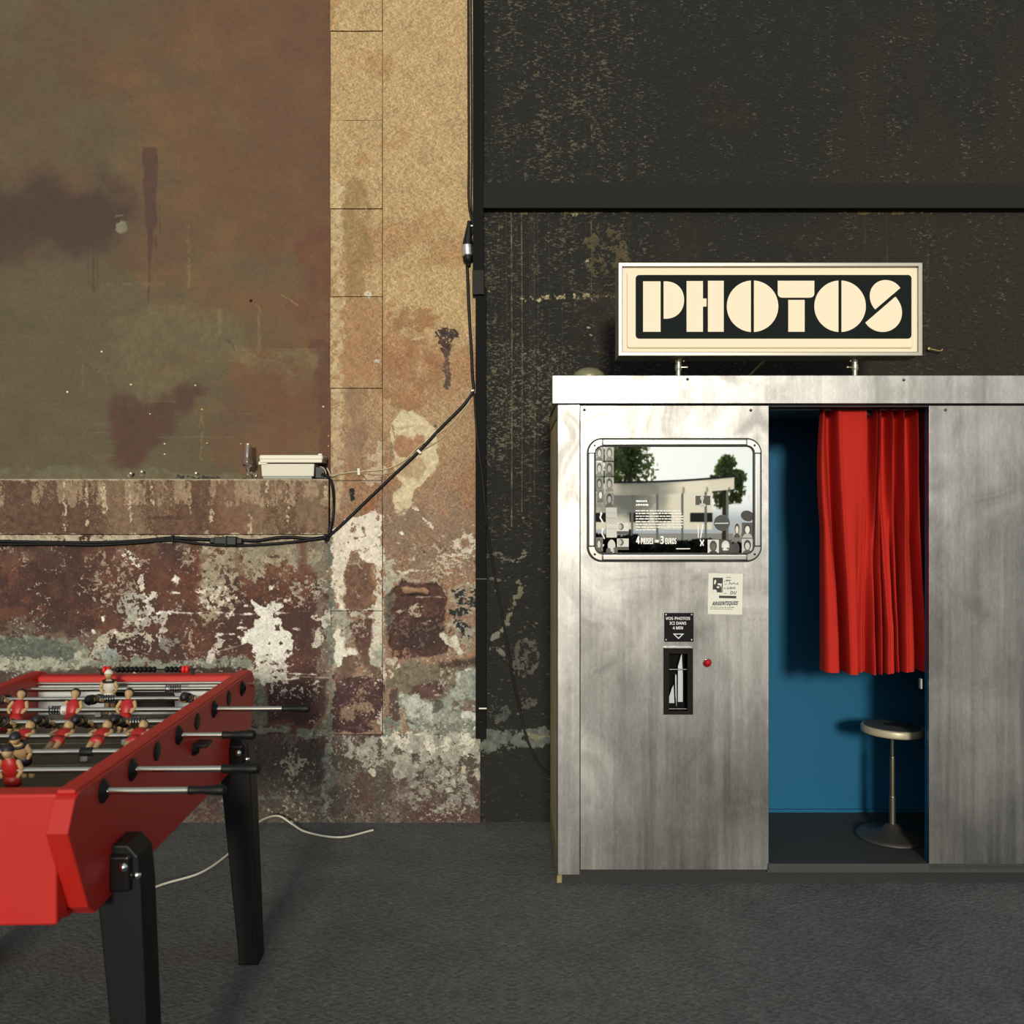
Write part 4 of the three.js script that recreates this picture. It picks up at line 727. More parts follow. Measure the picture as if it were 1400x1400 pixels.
  for (let i = 0; i < 8; i++) { let x = 869.5; const end = i === 7 ? 897 : 930 + rr() * 8; while (x < end) { const w2 = 1.6 + rr() * 6; rect(206, x, 697.4 + i * 3.65, Math.min(w2, end - x), 1.35); x += w2 + 1.1; } }
  for (let i = 0; i < 2; i++) { let x = 870; while (x < 884) { const w2 = 1.2 + rr() * 3; rect(206, x, 684 + i * 5, w2, 2.2); x += w2 + 0.8; } }
  for (const [s, x, size, w2] of [['4', 870, 14.5, 5], ['PRISES', 876.2, 11, 17], ['=', 895, 11, 6], ['3', 902.5, 14.5, 5.2], ['EUROS', 909, 11, 15.4]]) ink(236, (g) => { g.save(); g.font = `bold ${size}px sans-serif`; g.translate(x, 743); g.scale(w2 / g.measureText(s).width, 1); g.fillText(s, 0, 0); g.restore(); });
  rect(206, 924, 748.5, 19, 1.2);
  // little figures, disc and photographs on the right
  rect(28, 950, 678, 20, 12.4); ell(160, 959, 681, 2.6, 3.4); ell(160, 959.4, 690.6, 4.6, 2.6); rect(190, 958.4, 684, 1.6, 4);
  ell(200, 1022, 679, 1.8, 2.2); line(200, 1.6, 1022, 681, 1023, 686); line(204, 1.6, 1023, 698, 1022.6, 706, 1025, 711);
  line(220, 1.1, 953.6, 717, 953.8, 734); line(220, 1.4, 960, 717, 957, 734); line(220, 1.5, 956.6, 737.5, 958.4, 741, 957, 745); line(220, 1.5, 961, 737.5, 959.4, 741, 960.6, 744.5);
  ink('rgb(30,36,36)', (g) => { g.beginPath(); g.arc(985.6, 714.4, 10.7, 0, 7); g.fill(); }); line(200, 1.3, 976.6, 715, 994, 714.8);
  photo(966.5, 737, 15, 20, 190, 30, 70, 24); photo(982, 737, 17, 20, 40, 190, 206, 30); ell(60, 986, 748.6, 1.8, 0.9); ell(60, 993.6, 748.6, 1.8, 0.9); rect(90, 988.6, 753, 3, 0.9);
  photo(1012.5, 736, 15, 20, 176, 36, 180, 70); photo(1001, 714, 10, 20, 150, 30, 190, 40); photo(1012.5, 714, 15, 20, 60, 24, 200, 160); ell(26, 1020, 705, 9, 7, 0.3); ell(30, 1004, 749, 5, 8);
  for (const [x, y] of [[815, 734], [817, 668]]) photo(x, y, 10, 19, 70, 24, 170, 40);
  const tex = (c, cs) => { const t = new THREE.CanvasTexture(c); if (cs) t.colorSpace = THREE.SRGBColorSpace; return t; };
  const rm = tex(cb), pm = new THREE.MeshStandardMaterial({ map: tex(ca, true), roughnessMap: rm, metalnessMap: rm, roughness: 1, metalness: 1 });
  const pw = Wd - 2 * w + 0.004, ph = Hd - 2 * w + 0.004, pg = extrude(roundedRect(pw, ph, r - w + 0.002), 0.004);
  mesh('mirror_pane', worldUV(pg, -pw / 2, -ph / 2, pw, ph).translate(0, 0, 0.003), pm, disp);
}
// notice plate, photo delivery slot, button and sticker
{
  const cnv = document.createElement('canvas'); cnv.width = cnv.height = 256; const g = cnv.getContext('2d'); g.scale(0.5, 0.5);
  g.fillStyle = '#0d0d10'; g.fillRect(0, 0, 512, 512); g.fillStyle = '#e6e6e2'; g.textAlign = 'center'; g.font = '70px sans-serif'; g.lineWidth = 3; g.strokeStyle = '#e6e6e2';
  for (const [s, y, w] of [['VOS PHOTOS', 122, 430], ['ICI DANS', 206, 292], ['4 MIN', 290, 184]]) { g.save(); g.translate(240, y); g.scale(w / g.measureText(s).width, 1); g.fillText(s, 0, 0); g.strokeText(s, 0, 0); g.restore(); }
  g.strokeStyle = '#e6e6e2'; g.lineWidth = 15; g.beginPath(); g.moveTo(168, 374); g.lineTo(328, 374); g.lineTo(248, 452); g.closePath(); g.stroke();
  const t = new THREE.CanvasTexture(cnv); t.colorSpace = THREE.SRGBColorSpace;
  const w = 40 / F * FRONT, h = 39.4 / F * FRONT, pg = extrude(roundedRect(w, h, 0.002), 0.003, 0.0006);
  const plate = new THREE.Group(); plate.name = numbered('notice_plate'); plate.position.copy(at(928, 857.6, FRONT)).sub(booth.position); booth.add(plate);
  mesh('plate', worldUV(pg, -w / 2, -h / 2, w, h), new THREE.MeshPhysicalMaterial({ map: t, roughness: 0.5, specularIntensity: 0.2 }), plate);
  const sg = lathe([[0, 0.002], [0.003, 0.0015], [0.0042, 0]], 10).rotateX(Math.PI / 2);
  for (const sx of [-1, 1]) for (const sy of [-1, 1]) { const s = mesh('screw', sg, satin, plate); s.position.set(sx * (w / 2 - 0.0075), sy * (h / 2 - 0.0075), 0.0036); }
}
{
  const slot = new THREE.Group(); slot.name = numbered('photo_slot'); slot.position.copy(at(927, 930.5, FRONT)).sub(booth.position); booth.add(slot);
  slot.userData.label = 'dark framed photo delivery slot with metal guides';
  const u = FRONT / F, fr = dull(0x1b1512, 0.6, 0.2), S = new THREE.Shape(); S.moveTo(-20 * u, -46 * u); S.lineTo(20 * u, -46 * u); S.lineTo(20 * u, 44 * u); S.lineTo(-20 * u, 44 * u);
  const P = new THREE.Path(); P.moveTo(-12.5 * u, -41 * u); P.lineTo(-12.5 * u, 37 * u); P.lineTo(12.5 * u, 37 * u); P.lineTo(12.5 * u, -41 * u); S.holes.push(P);
  mesh('frame', extrude(S, 0.008, 0.0012), fr, slot);
  mesh('chrome_lip', box(39 * u, 0.0065, 0.016, 0.003, 3).translate(0, 45.3 * u, 0.008), chrome, slot);
  const y0 = -43 * u, y1 = 40 * u;
  mesh('recess', merge([boxFrom(-14 * u, 14 * u, y0, y1, -0.075, -0.07), boxFrom(-14.4 * u, -13.6 * u, y0, y1, -0.07, -0.001), boxFrom(13.6 * u, 14.4 * u, y0, y1, -0.07, -0.001), boxFrom(-14 * u, 14 * u, y0 - 0.002, y0, -0.07, -0.001), boxFrom(-14 * u, 14 * u, y1, y1 + 0.002, -0.07, -0.001)]), dull(0x0d0e10), slot);
  const poly = (pts) => { const s = new THREE.Shape(); pts.forEach(([x, y], i) => (i ? s.lineTo(x * u, y * u) : s.moveTo(x * u, y * u))); return extrude(s, 0.003, 0.0004, 1); };
  const gm = std(0xa9b2b2, 0.42, 0.7);
  mesh('guide', poly([[1.3, -31], [8.2, -31], [8.2, 6], [6.6, 36], [1.4, 18]]).translate(0, 0, -0.03), gm, slot);
  mesh('guide', poly([[-11.6, -32], [-3.8, -32], [-5, -7], [-7.6, -12], [-11.6, -25]]).translate(0, 0, -0.022), gm, slot);
  mesh('guide', poly([[-3, -20], [-1.6, -36], [-1.2, -36], [-1.4, 6], [-2.6, 9], [-3.4, 4]]).translate(0, 0, -0.014), gm, slot);
  mesh('chrome_bar', rod(V(-12 * u, 15 * u, -0.004), V(12 * u, 15 * u, -0.004), 0.0024), chrome, slot);
  mesh('chrome_bar', rod(V(-12 * u, -39 * u, -0.004), V(12.6 * u, -39 * u, -0.004), 0.0018), chrome, slot);
}
{
  const b = new THREE.Group(); b.name = numbered('push_button'); b.position.copy(at(967, 906, FRONT)).sub(booth.position); booth.add(b);
  mesh('ring', lathe([[0.0165, 0], [0.0185, 0.001], [0.0185, 0.004], [0.017, 0.007], [0.0155, 0.007], [0.015, 0.003]], 28).rotateX(Math.PI / 2), chrome, b);
  const c = mesh('cap', lathe([[0, 0.017], [0.006, 0.016], [0.011, 0.012], [0.0145, 0.006], [0.0155, 0]], 28).rotateX(Math.PI / 2), std(0xa8141a, 0.15), b); c.userData.label = 'red domed cap';
}
{
  const cnv = document.createElement('canvas'); cnv.width = 235; cnv.height = 280; const g = cnv.getContext('2d'); g.scale(0.5, 0.5);
  g.fillStyle = '#dadacc'; g.fillRect(0, 0, 470, 560); g.fillStyle = g.strokeStyle = '#23262a';
  g.fillRect(62, 60, 136, 200); g.fillStyle = '#dadacc';
  for (const e of [[92, 120, 14, 34], [150, 150, 24, 14], [134, 190, 20, 14], [90, 244, 30, 22], [176, 160, 10, 26]]) { g.beginPath(); g.ellipse(e[0], e[1], e[2], e[3], 0.2, 0, 7); g.fill(); }
  g.fillStyle = '#6d7f78'; g.fillRect(176, 180, 24, 84); g.fillStyle = '#23262a'; g.lineWidth = 6; g.lineCap = 'round';
  let r5 = 9; const rr = () => { r5 = (r5 * 16807) % 2147483647; return r5 / 2147483647; };
  const scrawl = (x, y, w, h) => { g.beginPath(); g.moveTo(x, y); for (let i = 0; i < w / 7; i++) g.lineTo(x + i * 7 + rr() * 5, y - rr() * h); g.stroke(); };
  g.lineWidth = 4; scrawl(240, 60, 70, 16); g.lineWidth = 6; scrawl(220, 118, 90, 34); scrawl(285, 152, 130, 30); scrawl(222, 152, 30, 6); scrawl(218, 212, 26, 20); scrawl(262, 215, 110, 36); scrawl(222, 276, 32, 8);
  g.font = 'italic bold 62px sans-serif'; g.fillText('DU', 296, 284); g.fillRect(150, 304, 236, 34);
  g.save(); g.translate(56, 440); g.rotate(-0.04); g.transform(1, 0, -0.28, 1, 0, 0); g.font = 'bold 70px sans-serif'; g.scale(350 / g.measureText('ARGENTIQUES').width, 1); g.fillText('ARGENTIQUES', 0, 0); g.lineWidth = 3; g.strokeText('ARGENTIQUES', 0, 0); g.restore();
  g.fillStyle = '#5a5c58'; for (let i = 0; i < 2; i++) { let x = 36; while (x < 350) { const w = 6 + rr() * 34; g.fillRect(x, 458 + i * 24, w, 9); x += w + 8; } }
  const t = new THREE.CanvasTexture(cnv); t.colorSpace = THREE.SRGBColorSpace;
  const w = 47 / F * FRONT, h = 56 / F * FRONT, sg = worldUV(extrude(roundedRect(w, h, 0.003), 0.0012), -w / 2, -h / 2, w, h);
  const s = mesh('paper_sticker', sg, new THREE.MeshStandardMaterial({ map: t, roughness: 0.6 }));
  s.position.copy(at(991.5, 812, FRONT)); s.rotation.z = -0.02; s.position.z += 0.0004;
  tag(s, 'small white paper sticker with black handwriting stuck on the booth front', 'sticker');
}
// ---------------------------------------------------------------- curtain
{
  const D = 4.0, u = D / F;
  // [x at the top, depth at the top, x at the hem, depth at the hem]: x in the curtain's own units, 4.67 to a photograph pixel; depth + is towards the street
  const K = [[376, 0, 374, .1], [383, .7, 384, .8], [392, .6, 440, 1], [410, -.5, 470, .8], [430, -.9, 484, -.8], [452, -.6, 505, -.9], [463, .8, 521, .8], [500, 1, 545, 1], [560, .95, 582, .9], [620, 1, 604, -.1], [652, .95, 640, .1], [661, .2, 672, -.2], [684, -.9, 684, .7], [706, -.6, 698, .8], [716, .9, 706, -.7], [722, .6, 718, -.9], [730, -1, 727, .6], [736, .2, 742, .8], [742, .9, 752, -.9], [750, .1, 762, .8], [778, -.8, 790, 1], [804, -.5, 812, .8], [814, .9, 821, -.8], [824, .3, 830, .6], [850, -.9, 843, .8], [876, -.5, 856, -1], [887, .95, 868, .8], [896, .3, 905, 1], [930, -.9, 946, .7], [962, -.5, 968, -1], [975, .9, 988, -.5], [986, .4, 998, .8], [1015, -.8, 1014, .8], [1045, -.9, 1028, -.9], [1066, -.2, 1060, -.6]];
  const NX = 420, NY = 90, pos = [], uv = [], idx = [];
  const top = by(557.5), bot = PY(917, D);
  const pinch = (c, i) => { let k = i; while (k < K.length - 1 && K[k][c + 1] < 0.4) k++; return K[i][c + 1] < -0.25 ? (K[k][c] - K[i][c]) * (c ? 0.8 : 0.5) * Math.min(1, -K[i][c + 1] / 0.8) : 0; };
  const crv = (c) => new THREE.CatmullRomCurve3(K.map((q, i) => V(1040 + (q[c] + pinch(c, i)) / 4.667, q[c + 1], 0)), false, 'centripetal');
  const A = crv(0), B = crv(2), a = A.getPoints(NX), b = B.getPoints(NX);
  for (let j = 0; j <= NY; j++) for (let i = 0; i <= NX; i++) {
    const v = j / NY, q = i / NX, t = sstep(v, 0.05, 0.92) * 0.75 + v * 0.25, amp = 0.05 + 0.025 * v;
    let x = lerp(a[i].x, b[i].x, t) - 4.5 * Math.sin(Math.PI * Math.min(1, v * 2.2)) * (1 - sstep(q, 0, 0.14)) * 0.8, z = lerp(a[i].y, b[i].y, t) * amp;
    x += 0.9 * fbm(q * 14, v * 5, 2) * v; z += 0.006 * fbm(q * 9 + 4, v * 6, 3);
    const hem = v > 0.985 ? 0.003 : 0;
    pos.push((x - 700) * u, lerp(top, bot, v) + v * 0.012 * Math.sin(q * 7 + 2.2) * 0.6, z + hem * 0); uv.push(q * 1.6, (1 - v) * 1.1);
  }
  for (let j = 0; j < NY; j++) for (let i = 0; i < NX; i++) { const o = j * (NX + 1) + i; idx.push(o, o + NX + 1, o + 1, o + 1, o + NX + 1, o + NX + 2); }
  const front = new THREE.BufferGeometry(); front.setAttribute('position', new THREE.Float32BufferAttribute(pos, 3)); front.setAttribute('uv', new THREE.Float32BufferAttribute(uv, 2)); front.setIndex(idx); front.computeVertexNormals();
  const W = 256, wv = new Uint8Array(W * W * 4); for (let j = 0; j < W; j++) for (let i = 0; i < W; i++) { const o = 4 * (j * W + i), k = 128 + 50 * Math.sin(i * Math.PI / 4) + 50 * Math.sin(j * Math.PI / 4) + 20 * noise(i * 0.5, j * 0.5); wv[o] = wv[o + 1] = wv[o + 2] = clamp(k, 0, 255); wv[o + 3] = 255; }
  const bt = new THREE.DataTexture(wv, W, W); bt.wrapS = bt.wrapT = THREE.RepeatWrapping; bt.magFilter = THREE.LinearFilter; bt.repeat.set(6, 6); bt.needsUpdate = true;
  const cm = new THREE.MeshPhysicalMaterial({ color: 0xb52a20, roughness: 0.95, side: THREE.DoubleSide, specularIntensity: 0.3, bumpMap: bt, bumpScale: 0.0004 });
  const t = thing('red_curtain', V(0, 0, -D), 'pleated red curtain hanging from the rail in the booth doorway', 'curtain');
  mesh('cloth', front, cm, t);
  const ringG = new THREE.TorusGeometry(0.011, 0.0022, 8, 20).rotateY(Math.PI / 2), hookM = std(0x15151a, 0.5, 0.3);
  for (const x of [1121, 1139, 1180, 1193.5, 1199, 1214.5, 1230, 1249, 1266]) { const r = mesh('ring', ringG, hookM, t); r.position.set((x - 700) * u, by(556), 0.012); }
  for (const x of [1172, 1186.5]) { const d = mesh('button', lathe([[0, 0.006], [0.012, 0.005], [0.0145, 0]], 18).rotateX(Math.PI / 2), hookM, t); d.position.set((x - 700) * u, by(561), x < 1180 ? 0.026 : 0.01); }
}
// ---------------------------------------------------------------- stool
{
  const D = 4.2, t = thing('round_stool', V(PX(1220, D), 0.085, -D), 'round metal swivel stool with a cream rim standing inside the booth', 'stool');
  const h = PY(992, D) - 0.085, R = 0.133;
  const seat = mesh('seat', lathe([[0.001, -0.034], [R - 0.006, -0.034], [R - 0.001, -0.030], [R, -0.024], [R, -0.008], [R - 0.003, -0.002], [R - 0.009, 0], [R - 0.012, -0.002], [0.04, -0.003], [0.001, -0.003]], 64), std(0xb9b196, 0.4, 0.25), t); seat.position.y = h; seat.rotation.z = -0.035;
  const pad = mesh('seat_pad', lathe([[R - 0.012, -0.003], [R - 0.016, 0.002], [0.04, 0.003], [0.001, 0.003]], 64), std(0x4c5452, 0.5, 0.2), t); pad.position.y = h; pad.rotation.z = -0.035;
  const hub = mesh('hub_cap', lathe([[0.036, 0.002], [0.036, 0.005], [0.03, 0.006], [0.001, 0.006]], 40), std(0x1d1c1a, 0.5), t); hub.position.y = h; hub.rotation.z = -0.035;
  mesh('pole', lathe([[0.0075, 0.30], [0.0075, h - 0.05], [0.02, h - 0.044], [0.03, h - 0.034]], 24), std(0x9a927c, 0.3, 0.9), t);
  const yS = PY(1034, D) - 0.085, yR = PY(1088, D) - 0.085;
  mesh('sleeve', lathe([[0.0112, yR], [0.0112, yS - 0.004], [0.0085, yS]], 24), std(0x8d8672, 0.35, 0.9), t);
  const th = []; for (let i = 0; i <= 40; i++) th.push([0.0125 + (i % 2) * 0.0022, 0.05 + i * (yR - 0.05) / 40]); th.push([0.0112, yR + 0.002]);
  mesh('threaded_post', lathe(th, 24), std(0x8f887a, 0.35, 0.9), t);
  mesh('base', lathe([[0.001, 0], [0.15, 0], [0.155, 0.006], [0.14, 0.018], [0.05, 0.03], [0.03, 0.055], [0.012, 0.06]], 48), std(0x55534c, 0.45, 0.6), t);
}
// ---------------------------------------------------------------- illuminated PHOTOS sign on two posts
{
  const D = 4.0, u = D / F, cx = 1053, cy = 423, t = thing('photos_sign', at(cx, cy, D), 'cream box sign reading PHOTOS on two posts above the booth', 'sign');
  const q = (x, y) => [(x - cx) * u, (cy - y) * u], W = 416 * u, H = 128 * u;
  const face = new THREE.MeshPhysicalMaterial({ color: 0xf2e4c6, roughness: 0.6 }), fm = std(0x97948a, 0.4, 0.9);
  mesh('box', boxFrom(-W / 2 + 0.004, W / 2 - 0.004, -H / 2 + 0.004, H / 2 - 0.004, -0.15, -0.012, 0.003), std(0x8f8a6c, 0.5, 0.3), t);
  const s = new THREE.Shape(); s.moveTo(-W / 2, -H / 2); s.lineTo(W / 2, -H / 2); s.lineTo(W / 2, H / 2); s.lineTo(-W / 2, H / 2);
  const i = 6 * u, p = new THREE.Path(); p.moveTo(-W / 2 + i, -H / 2 + i); p.lineTo(-W / 2 + i, H / 2 - i); p.lineTo(W / 2 - i, H / 2 - i); p.lineTo(W / 2 - i, -H / 2 + i); s.holes.push(p);
  mesh('frame', extrude(s, 0.014, 0.003).translate(0, 0, -0.012), fm, t);
  mesh('face', extrude(roundedRect(W - 2 * i, H - 2 * i, 0.004), 0.006).translate(0, 0, -0.014), face, t);
  mesh('raised_face', extrude(roundedRect(W - 2 * i - 12 * u, H - 2 * i - 10 * u, 0.012), 0.004, 0.006, 4).translate(0, 0, -0.010), face, t);
  const bp = extrude(roundedRect(377 * u, 87 * u, 5 * u), 0.0015).translate((1057.5 - cx) * u, (cy - 419.5) * u, 0.0002);
  mesh('black_panel', bp, dull(0x121918, 0.7, 0.25), t);
  const zx = (x) => 800 + x / 2.642, zy = (y) => 330 + y / 2.642, sx = (x) => 1140 + x / 5.905, sy = (y) => 283 + y / 5.905;
  const letter = (draw) => { const sh = new THREE.Shape(); draw(sh); mesh('letter', extrude(sh, 0.0015).translate(0, 0, 0.0017), face, t); };
  const M = (f, g, x, y) => q(f(x), g(y));
  const rectL = (x0, x1, y0, y1) => letter((h) => { h.moveTo(...M(zx, zy, x0, y0)); h.lineTo(...M(zx, zy, x1, y0)); h.lineTo(...M(zx, zy, x1, y1)); h.lineTo(...M(zx, zy, x0, y1)); });
  const half = (x, y, r, x0, side) => letter((h) => { const [a, b] = M(zx, zy, x, y), R = r / 2.642 * u, e = (x0 - x) / 2.642 * u, an = Math.acos(e / R); if (side > 0) h.absarc(a, b, R, -an, an, false); else h.absarc(a, b, R, an, 2 * Math.PI - an, false); });
  rectL(209, 272, 145, 327);
  letter((h) => { h.moveTo(...M(zx, zy, 283, 145)); h.lineTo(...M(zx, zy, 290, 145)); h.bezierCurveTo(...M(zx, zy, 330, 145), ...M(zx, zy, 357, 172), ...M(zx, zy, 357, 212)); h.bezierCurveTo(...M(zx, zy, 357, 252), ...M(zx, zy, 330, 280), ...M(zx, zy, 290, 280)); h.lineTo(...M(zx, zy, 283, 280)); });
  letter((h) => { const P = [[366, 144], [425, 144], [425, 207], [438, 207], [438, 236], [425, 236], [425, 327], [366, 327]]; P.forEach(([x, y], k) => (k ? h.lineTo(...M(zx, zy, x, y)) : h.moveTo(...M(zx, zy, x, y)))); });
  rectL(443, 500, 143, 327);
  half(604, 235, 93, 598, -1); half(604, 235, 93, 609, 1);
  letter((h) => { h.moveTo(...M(zx, zy, 695, 143)); h.lineTo(...M(zx, zy, 827, 143)); h.lineTo(...M(zx, zy, 827, 186)); h.quadraticCurveTo(...M(zx, zy, 827, 204), ...M(zx, zy, 809, 204)); h.lineTo(...M(zx, zy, 713, 204)); h.quadraticCurveTo(...M(zx, zy, 695, 204), ...M(zx, zy, 695, 186)); });
  rectL(733, 792, 212, 327);
  half(920, 235, 93, 914, -1); half(920, 235, 93, 925, 1);
  letter((h) => { h.moveTo(...M(sx, sy, 535, 655)); h.bezierCurveTo(...M(sx, sy, 505, 612), ...M(sx, sy, 460, 591), ...M(sx, sy, 415, 591)); h.bezierCurveTo(...M(sx, sy, 342, 591), ...M(sx, sy, 288, 648), ...M(sx, sy, 288, 718)); h.bezierCurveTo(...M(sx, sy, 288, 762), ...M(sx, sy, 305, 800), ...M(sx, sy, 332, 828)); });
  letter((h) => { h.moveTo(...M(sx, sy, 494, 725)); h.bezierCurveTo(...M(sx, sy, 528, 760), ...M(sx, sy, 548, 805), ...M(sx, sy, 548, 856)); h.bezierCurveTo(...M(sx, sy, 548, 942), ...M(sx, sy, 478, 1010), ...M(sx, sy, 392, 1010)); h.bezierCurveTo(...M(sx, sy, 334, 1010), ...M(sx, sy, 282, 980), ...M(sx, sy, 252, 935)); });
  for (const [px, side] of [[927.5, 1], [1168.5, -1]]) {
    const post = new THREE.Group(); post.name = numbered('post'); post.position.set(PX(px, 4.06) - t.position.x, 2.0 - t.position.y, -0.06); t.add(post);
    const top = PY(487, 4.0) - 2.0 + 0.004;
    mesh('tube', lathe([[0.0115, 0], [0.0115, top - 0.056], [0.0155, top - 0.055], [0.0155, top - 0.03], [0.0148, top - 0.0295], [0.0148, top - 0.0275], [0.0135, top - 0.027], [0.0135, top - 0.005], [0.028, top - 0.004], [0.028, top]], 24), std(0xc2bda8, 0.28, 0.95), post);
    mesh('clamp_screw', rod(V(0, top - 0.043, 0.006), V(side * 0.034, top - 0.043, 0.01), 0.0042), std(0xc8c2ae, 0.3, 0.95), post);
    mesh('clamp_knob', new THREE.SphereGeometry(0.0065, 12, 8).translate(side * 0.034, top - 0.043, 0.01), std(0xd8d2be, 0.3, 0.95), post);
    mesh('set_screw', new THREE.SphereGeometry(0.005, 10, 8).translate(side * 0.021, top - 0.016, 0.008), std(0xd8d2be, 0.3, 0.95), post);
  }
  const a = at(1025, 513, 4.25).sub(t.position), b = at(1047, 491, 4.12).sub(t.position);
  mesh('strut', rod(a.clone().sub(b).multiplyScalar(0.45).add(a), b, 0.0055, 10), std(0xb5ad84, 0.45, 0.4), t);
}
{
  const D = 4.3, t = thing('roof_vent', V(PX(805, D), 2.0, -D), 'round olive vent cap on the booth roof left of the sign', 'vent cap');
  const top = PY(502.5, D) - 2.0;
  mesh('cap', lathe([[0.001, top], [0.02, top - 0.002], [0.045, top - 0.010], [0.062, top - 0.022], [0.072, top - 0.036], [0.074, top - 0.05], [0.068, top - 0.054], [0.001, top - 0.04]], 40), std(0x8c8a68, 0.4, 0.3), t);
  mesh('stem', lathe([[0.05, 0], [0.05, top - 0.045], [0.001, top - 0.044]], 24), std(0x5c5b4a, 0.6), t);
}
// ---------------------------------------------------------------- table football
{
  const TX = -0.933 - 0.39, TZ = -2.72, t = thing('football_table', V(TX, 0, TZ), 'red table football game with metal rods standing in front of the stained wall', 'football table');
  t.rotation.y = 0.0325;
  t.updateMatrixWorld(true);
  const loc = (px, py, d) => t.worldToLocal(at(px, py, d));
  const red = new THREE.MeshPhysicalMaterial({ color: 0xb8231a, roughness: 0.42 }), black = dull(0x121314, 0.45, 0.5), rubber = dull(0x101112, 0.5, 0.5), white = std(0xcfd2cd, 0.4);
  const TOPY = 0.936, IN = 0.352, OUT = 0.39, zi = (i) => -0.61 + i * 0.1757, RY = 0.90;
  // side panels: sloped at both ends
  const prof = [[0.757, TOPY], [0.775, 0.925], [0.815, 0.865], [0.71, 0.675], [0.67, 0.646], [-0.66, 0.646], [-0.70, 0.675], [-0.80, 0.865], [-0.765, 0.925], [-0.745, TOPY]];
  for (const sd of [1, -1]) {
    const s = new THREE.Shape(); prof.forEach(([z, y], i) => (i ? s.lineTo(z, y) : s.moveTo(z, y)));
    const g = extrude(s, OUT - IN, 0.004, 3); g.rotateY(Math.PI / 2); g.translate(sd > 0 ? IN : -OUT, 0, 0);
    const p = mesh('side_panel', g, red, t);
    const rail = mesh('top_rail', box(0.04, 0.012, 1.50, 0.005, 3).translate(sd * 0.371, TOPY + 0.001, 0.006), red, t);
  }
  // end walls
  mesh('end_rail', merge([boxFrom(-IN, IN, 0.875, TOPY - 0.004, -0.752, -0.692, 0.006)]), red, t);
  mesh('end_band', boxFrom(-IN, IN, 0.902, 0.928, -0.697, -0.686, 0.002), red, t);
  mesh('goal_wall', (() => { const s = new THREE.Shape(); s.moveTo(-IN, 0.795); s.lineTo(IN, 0.795); s.lineTo(IN, 0.902); s.lineTo(-IN, 0.902); const h = roundedRect(0.25, 0.066, 0.014, THREE.Path); const pts = h.getPoints(6).map((v) => new THREE.Vector2(v.x + 0.01, v.y + 0.842)); s.holes.push(new THREE.Path(pts.reverse())); return extrude(s, 0.008).translate(0, 0, -0.698); })(), white, t);
  mesh('goal_pocket', boxFrom(-0.14, 0.16, 0.80, 0.885, -0.742, -0.702), std(0x111210, 0.8), t);
  mesh('end_panel', boxFrom(-IN, IN, 0.66, 0.875, -0.735, -0.742 + 0.02), red, t);
  mesh('near_end_panel', boxFrom(-IN, IN, 0.66, TOPY - 0.002, 0.70, 0.755, 0.006), red, t);
  mesh('playfield', boxFrom(-IN, IN, 0.775, 0.795, -0.70, 0.70), std(0x3b3a26, 0.5), t);
  mesh('cabinet_floor', boxFrom(-IN, IN, 0.655, 0.668, -0.70, 0.70), red, t);
  for (const z of [-0.5, -0.26, 0, 0.3, 0.5]) mesh('field_line', boxFrom(-IN, IN, 0.7950, 0.7955, z - 0.003, z + 0.003), std(0x8c8c78, 0.6), t);
  for (const [px, py] of [[116, 1038], [135, 978], [172, 1016]]) { const b = mesh('ball_stop', box(0.022, 0.018, 0.022, 0.004), std(0xa9aaa2, 0.5), t); const p = loc(px, py, 1300 * 0.72 / (py - 700)); b.position.set(p.x, 0.804, p.z); }
  mesh('end_bolt', rod(V(OUT, 0.89, -0.755), V(OUT + 0.014, 0.89, -0.755), 0.011, 12), chrome, t);
  // scoring counter on the far rail
  {
    const c = new THREE.Group(); c.name = numbered('score_counter'); t.add(c);
    const a = loc(146, 917.5, 3.43), b = loc(257, 917.5, 3.43); a.y = b.y = 0.950; a.z = b.z = -0.72;
    mesh('wire', rod(a.clone().add(V(-0.03, 0, 0)), b.clone().add(V(0.02, 0, 0)), 0.003, 8), rubber, c);
    const bead = (px, m, n, r) => { const p = loc(px, 917, 3.44); const o = mesh(n, lathe([[0.003, -0.0065], [r * 0.8, -0.006], [r, -0.002], [r, 0.002], [r * 0.8, 0.006], [0.003, 0.0065]], 16).rotateZ(Math.PI / 2), m, c); o.position.set(p.x, 0.950, -0.72); };
    const redB = std(0xd2281c, 0.35);
    bead(144, redB, 'red_bead', 0.014); bead(149.5, redB, 'red_bead', 0.014); bead(250.5, redB, 'red_bead', 0.014); bead(255.5, redB, 'red_bead', 0.014);
    for (let k = 0; k < 9; k++) bead(162 + k * 6.1, rubber, 'black_bead', 0.011);
    for (let k = 0; k < 4; k++) bead(228 + k * 6.1, rubber, 'black_bead', 0.011);
    for (const x of [a.x - 0.02, b.x + 0.012]) mesh('post', boxFrom(x - 0.004, x + 0.004, TOPY - 0.005, 0.955, -0.724, -0.716, 0.001), rubber, c);
  }
  // rods: [outer end, handle] in metres along the rod; springs and stops as the photograph shows
  const end = (px, i) => loc(px, 950, -(t.position.z + zi(i))).x;
  const rodM = std(0xd9d4c4, 0.16, 1), handleG = lathe([[0.001, 0], [0.0125, 0.001], [0.0135, 0.006], [0.0115, 0.018], [0.0105, 0.035], [0.0135, 0.062], [0.0155, 0.082], [0.0155, 0.1], [0.012, 0.108], [0.001, 0.11]], 24).rotateZ(-Math.PI / 2);
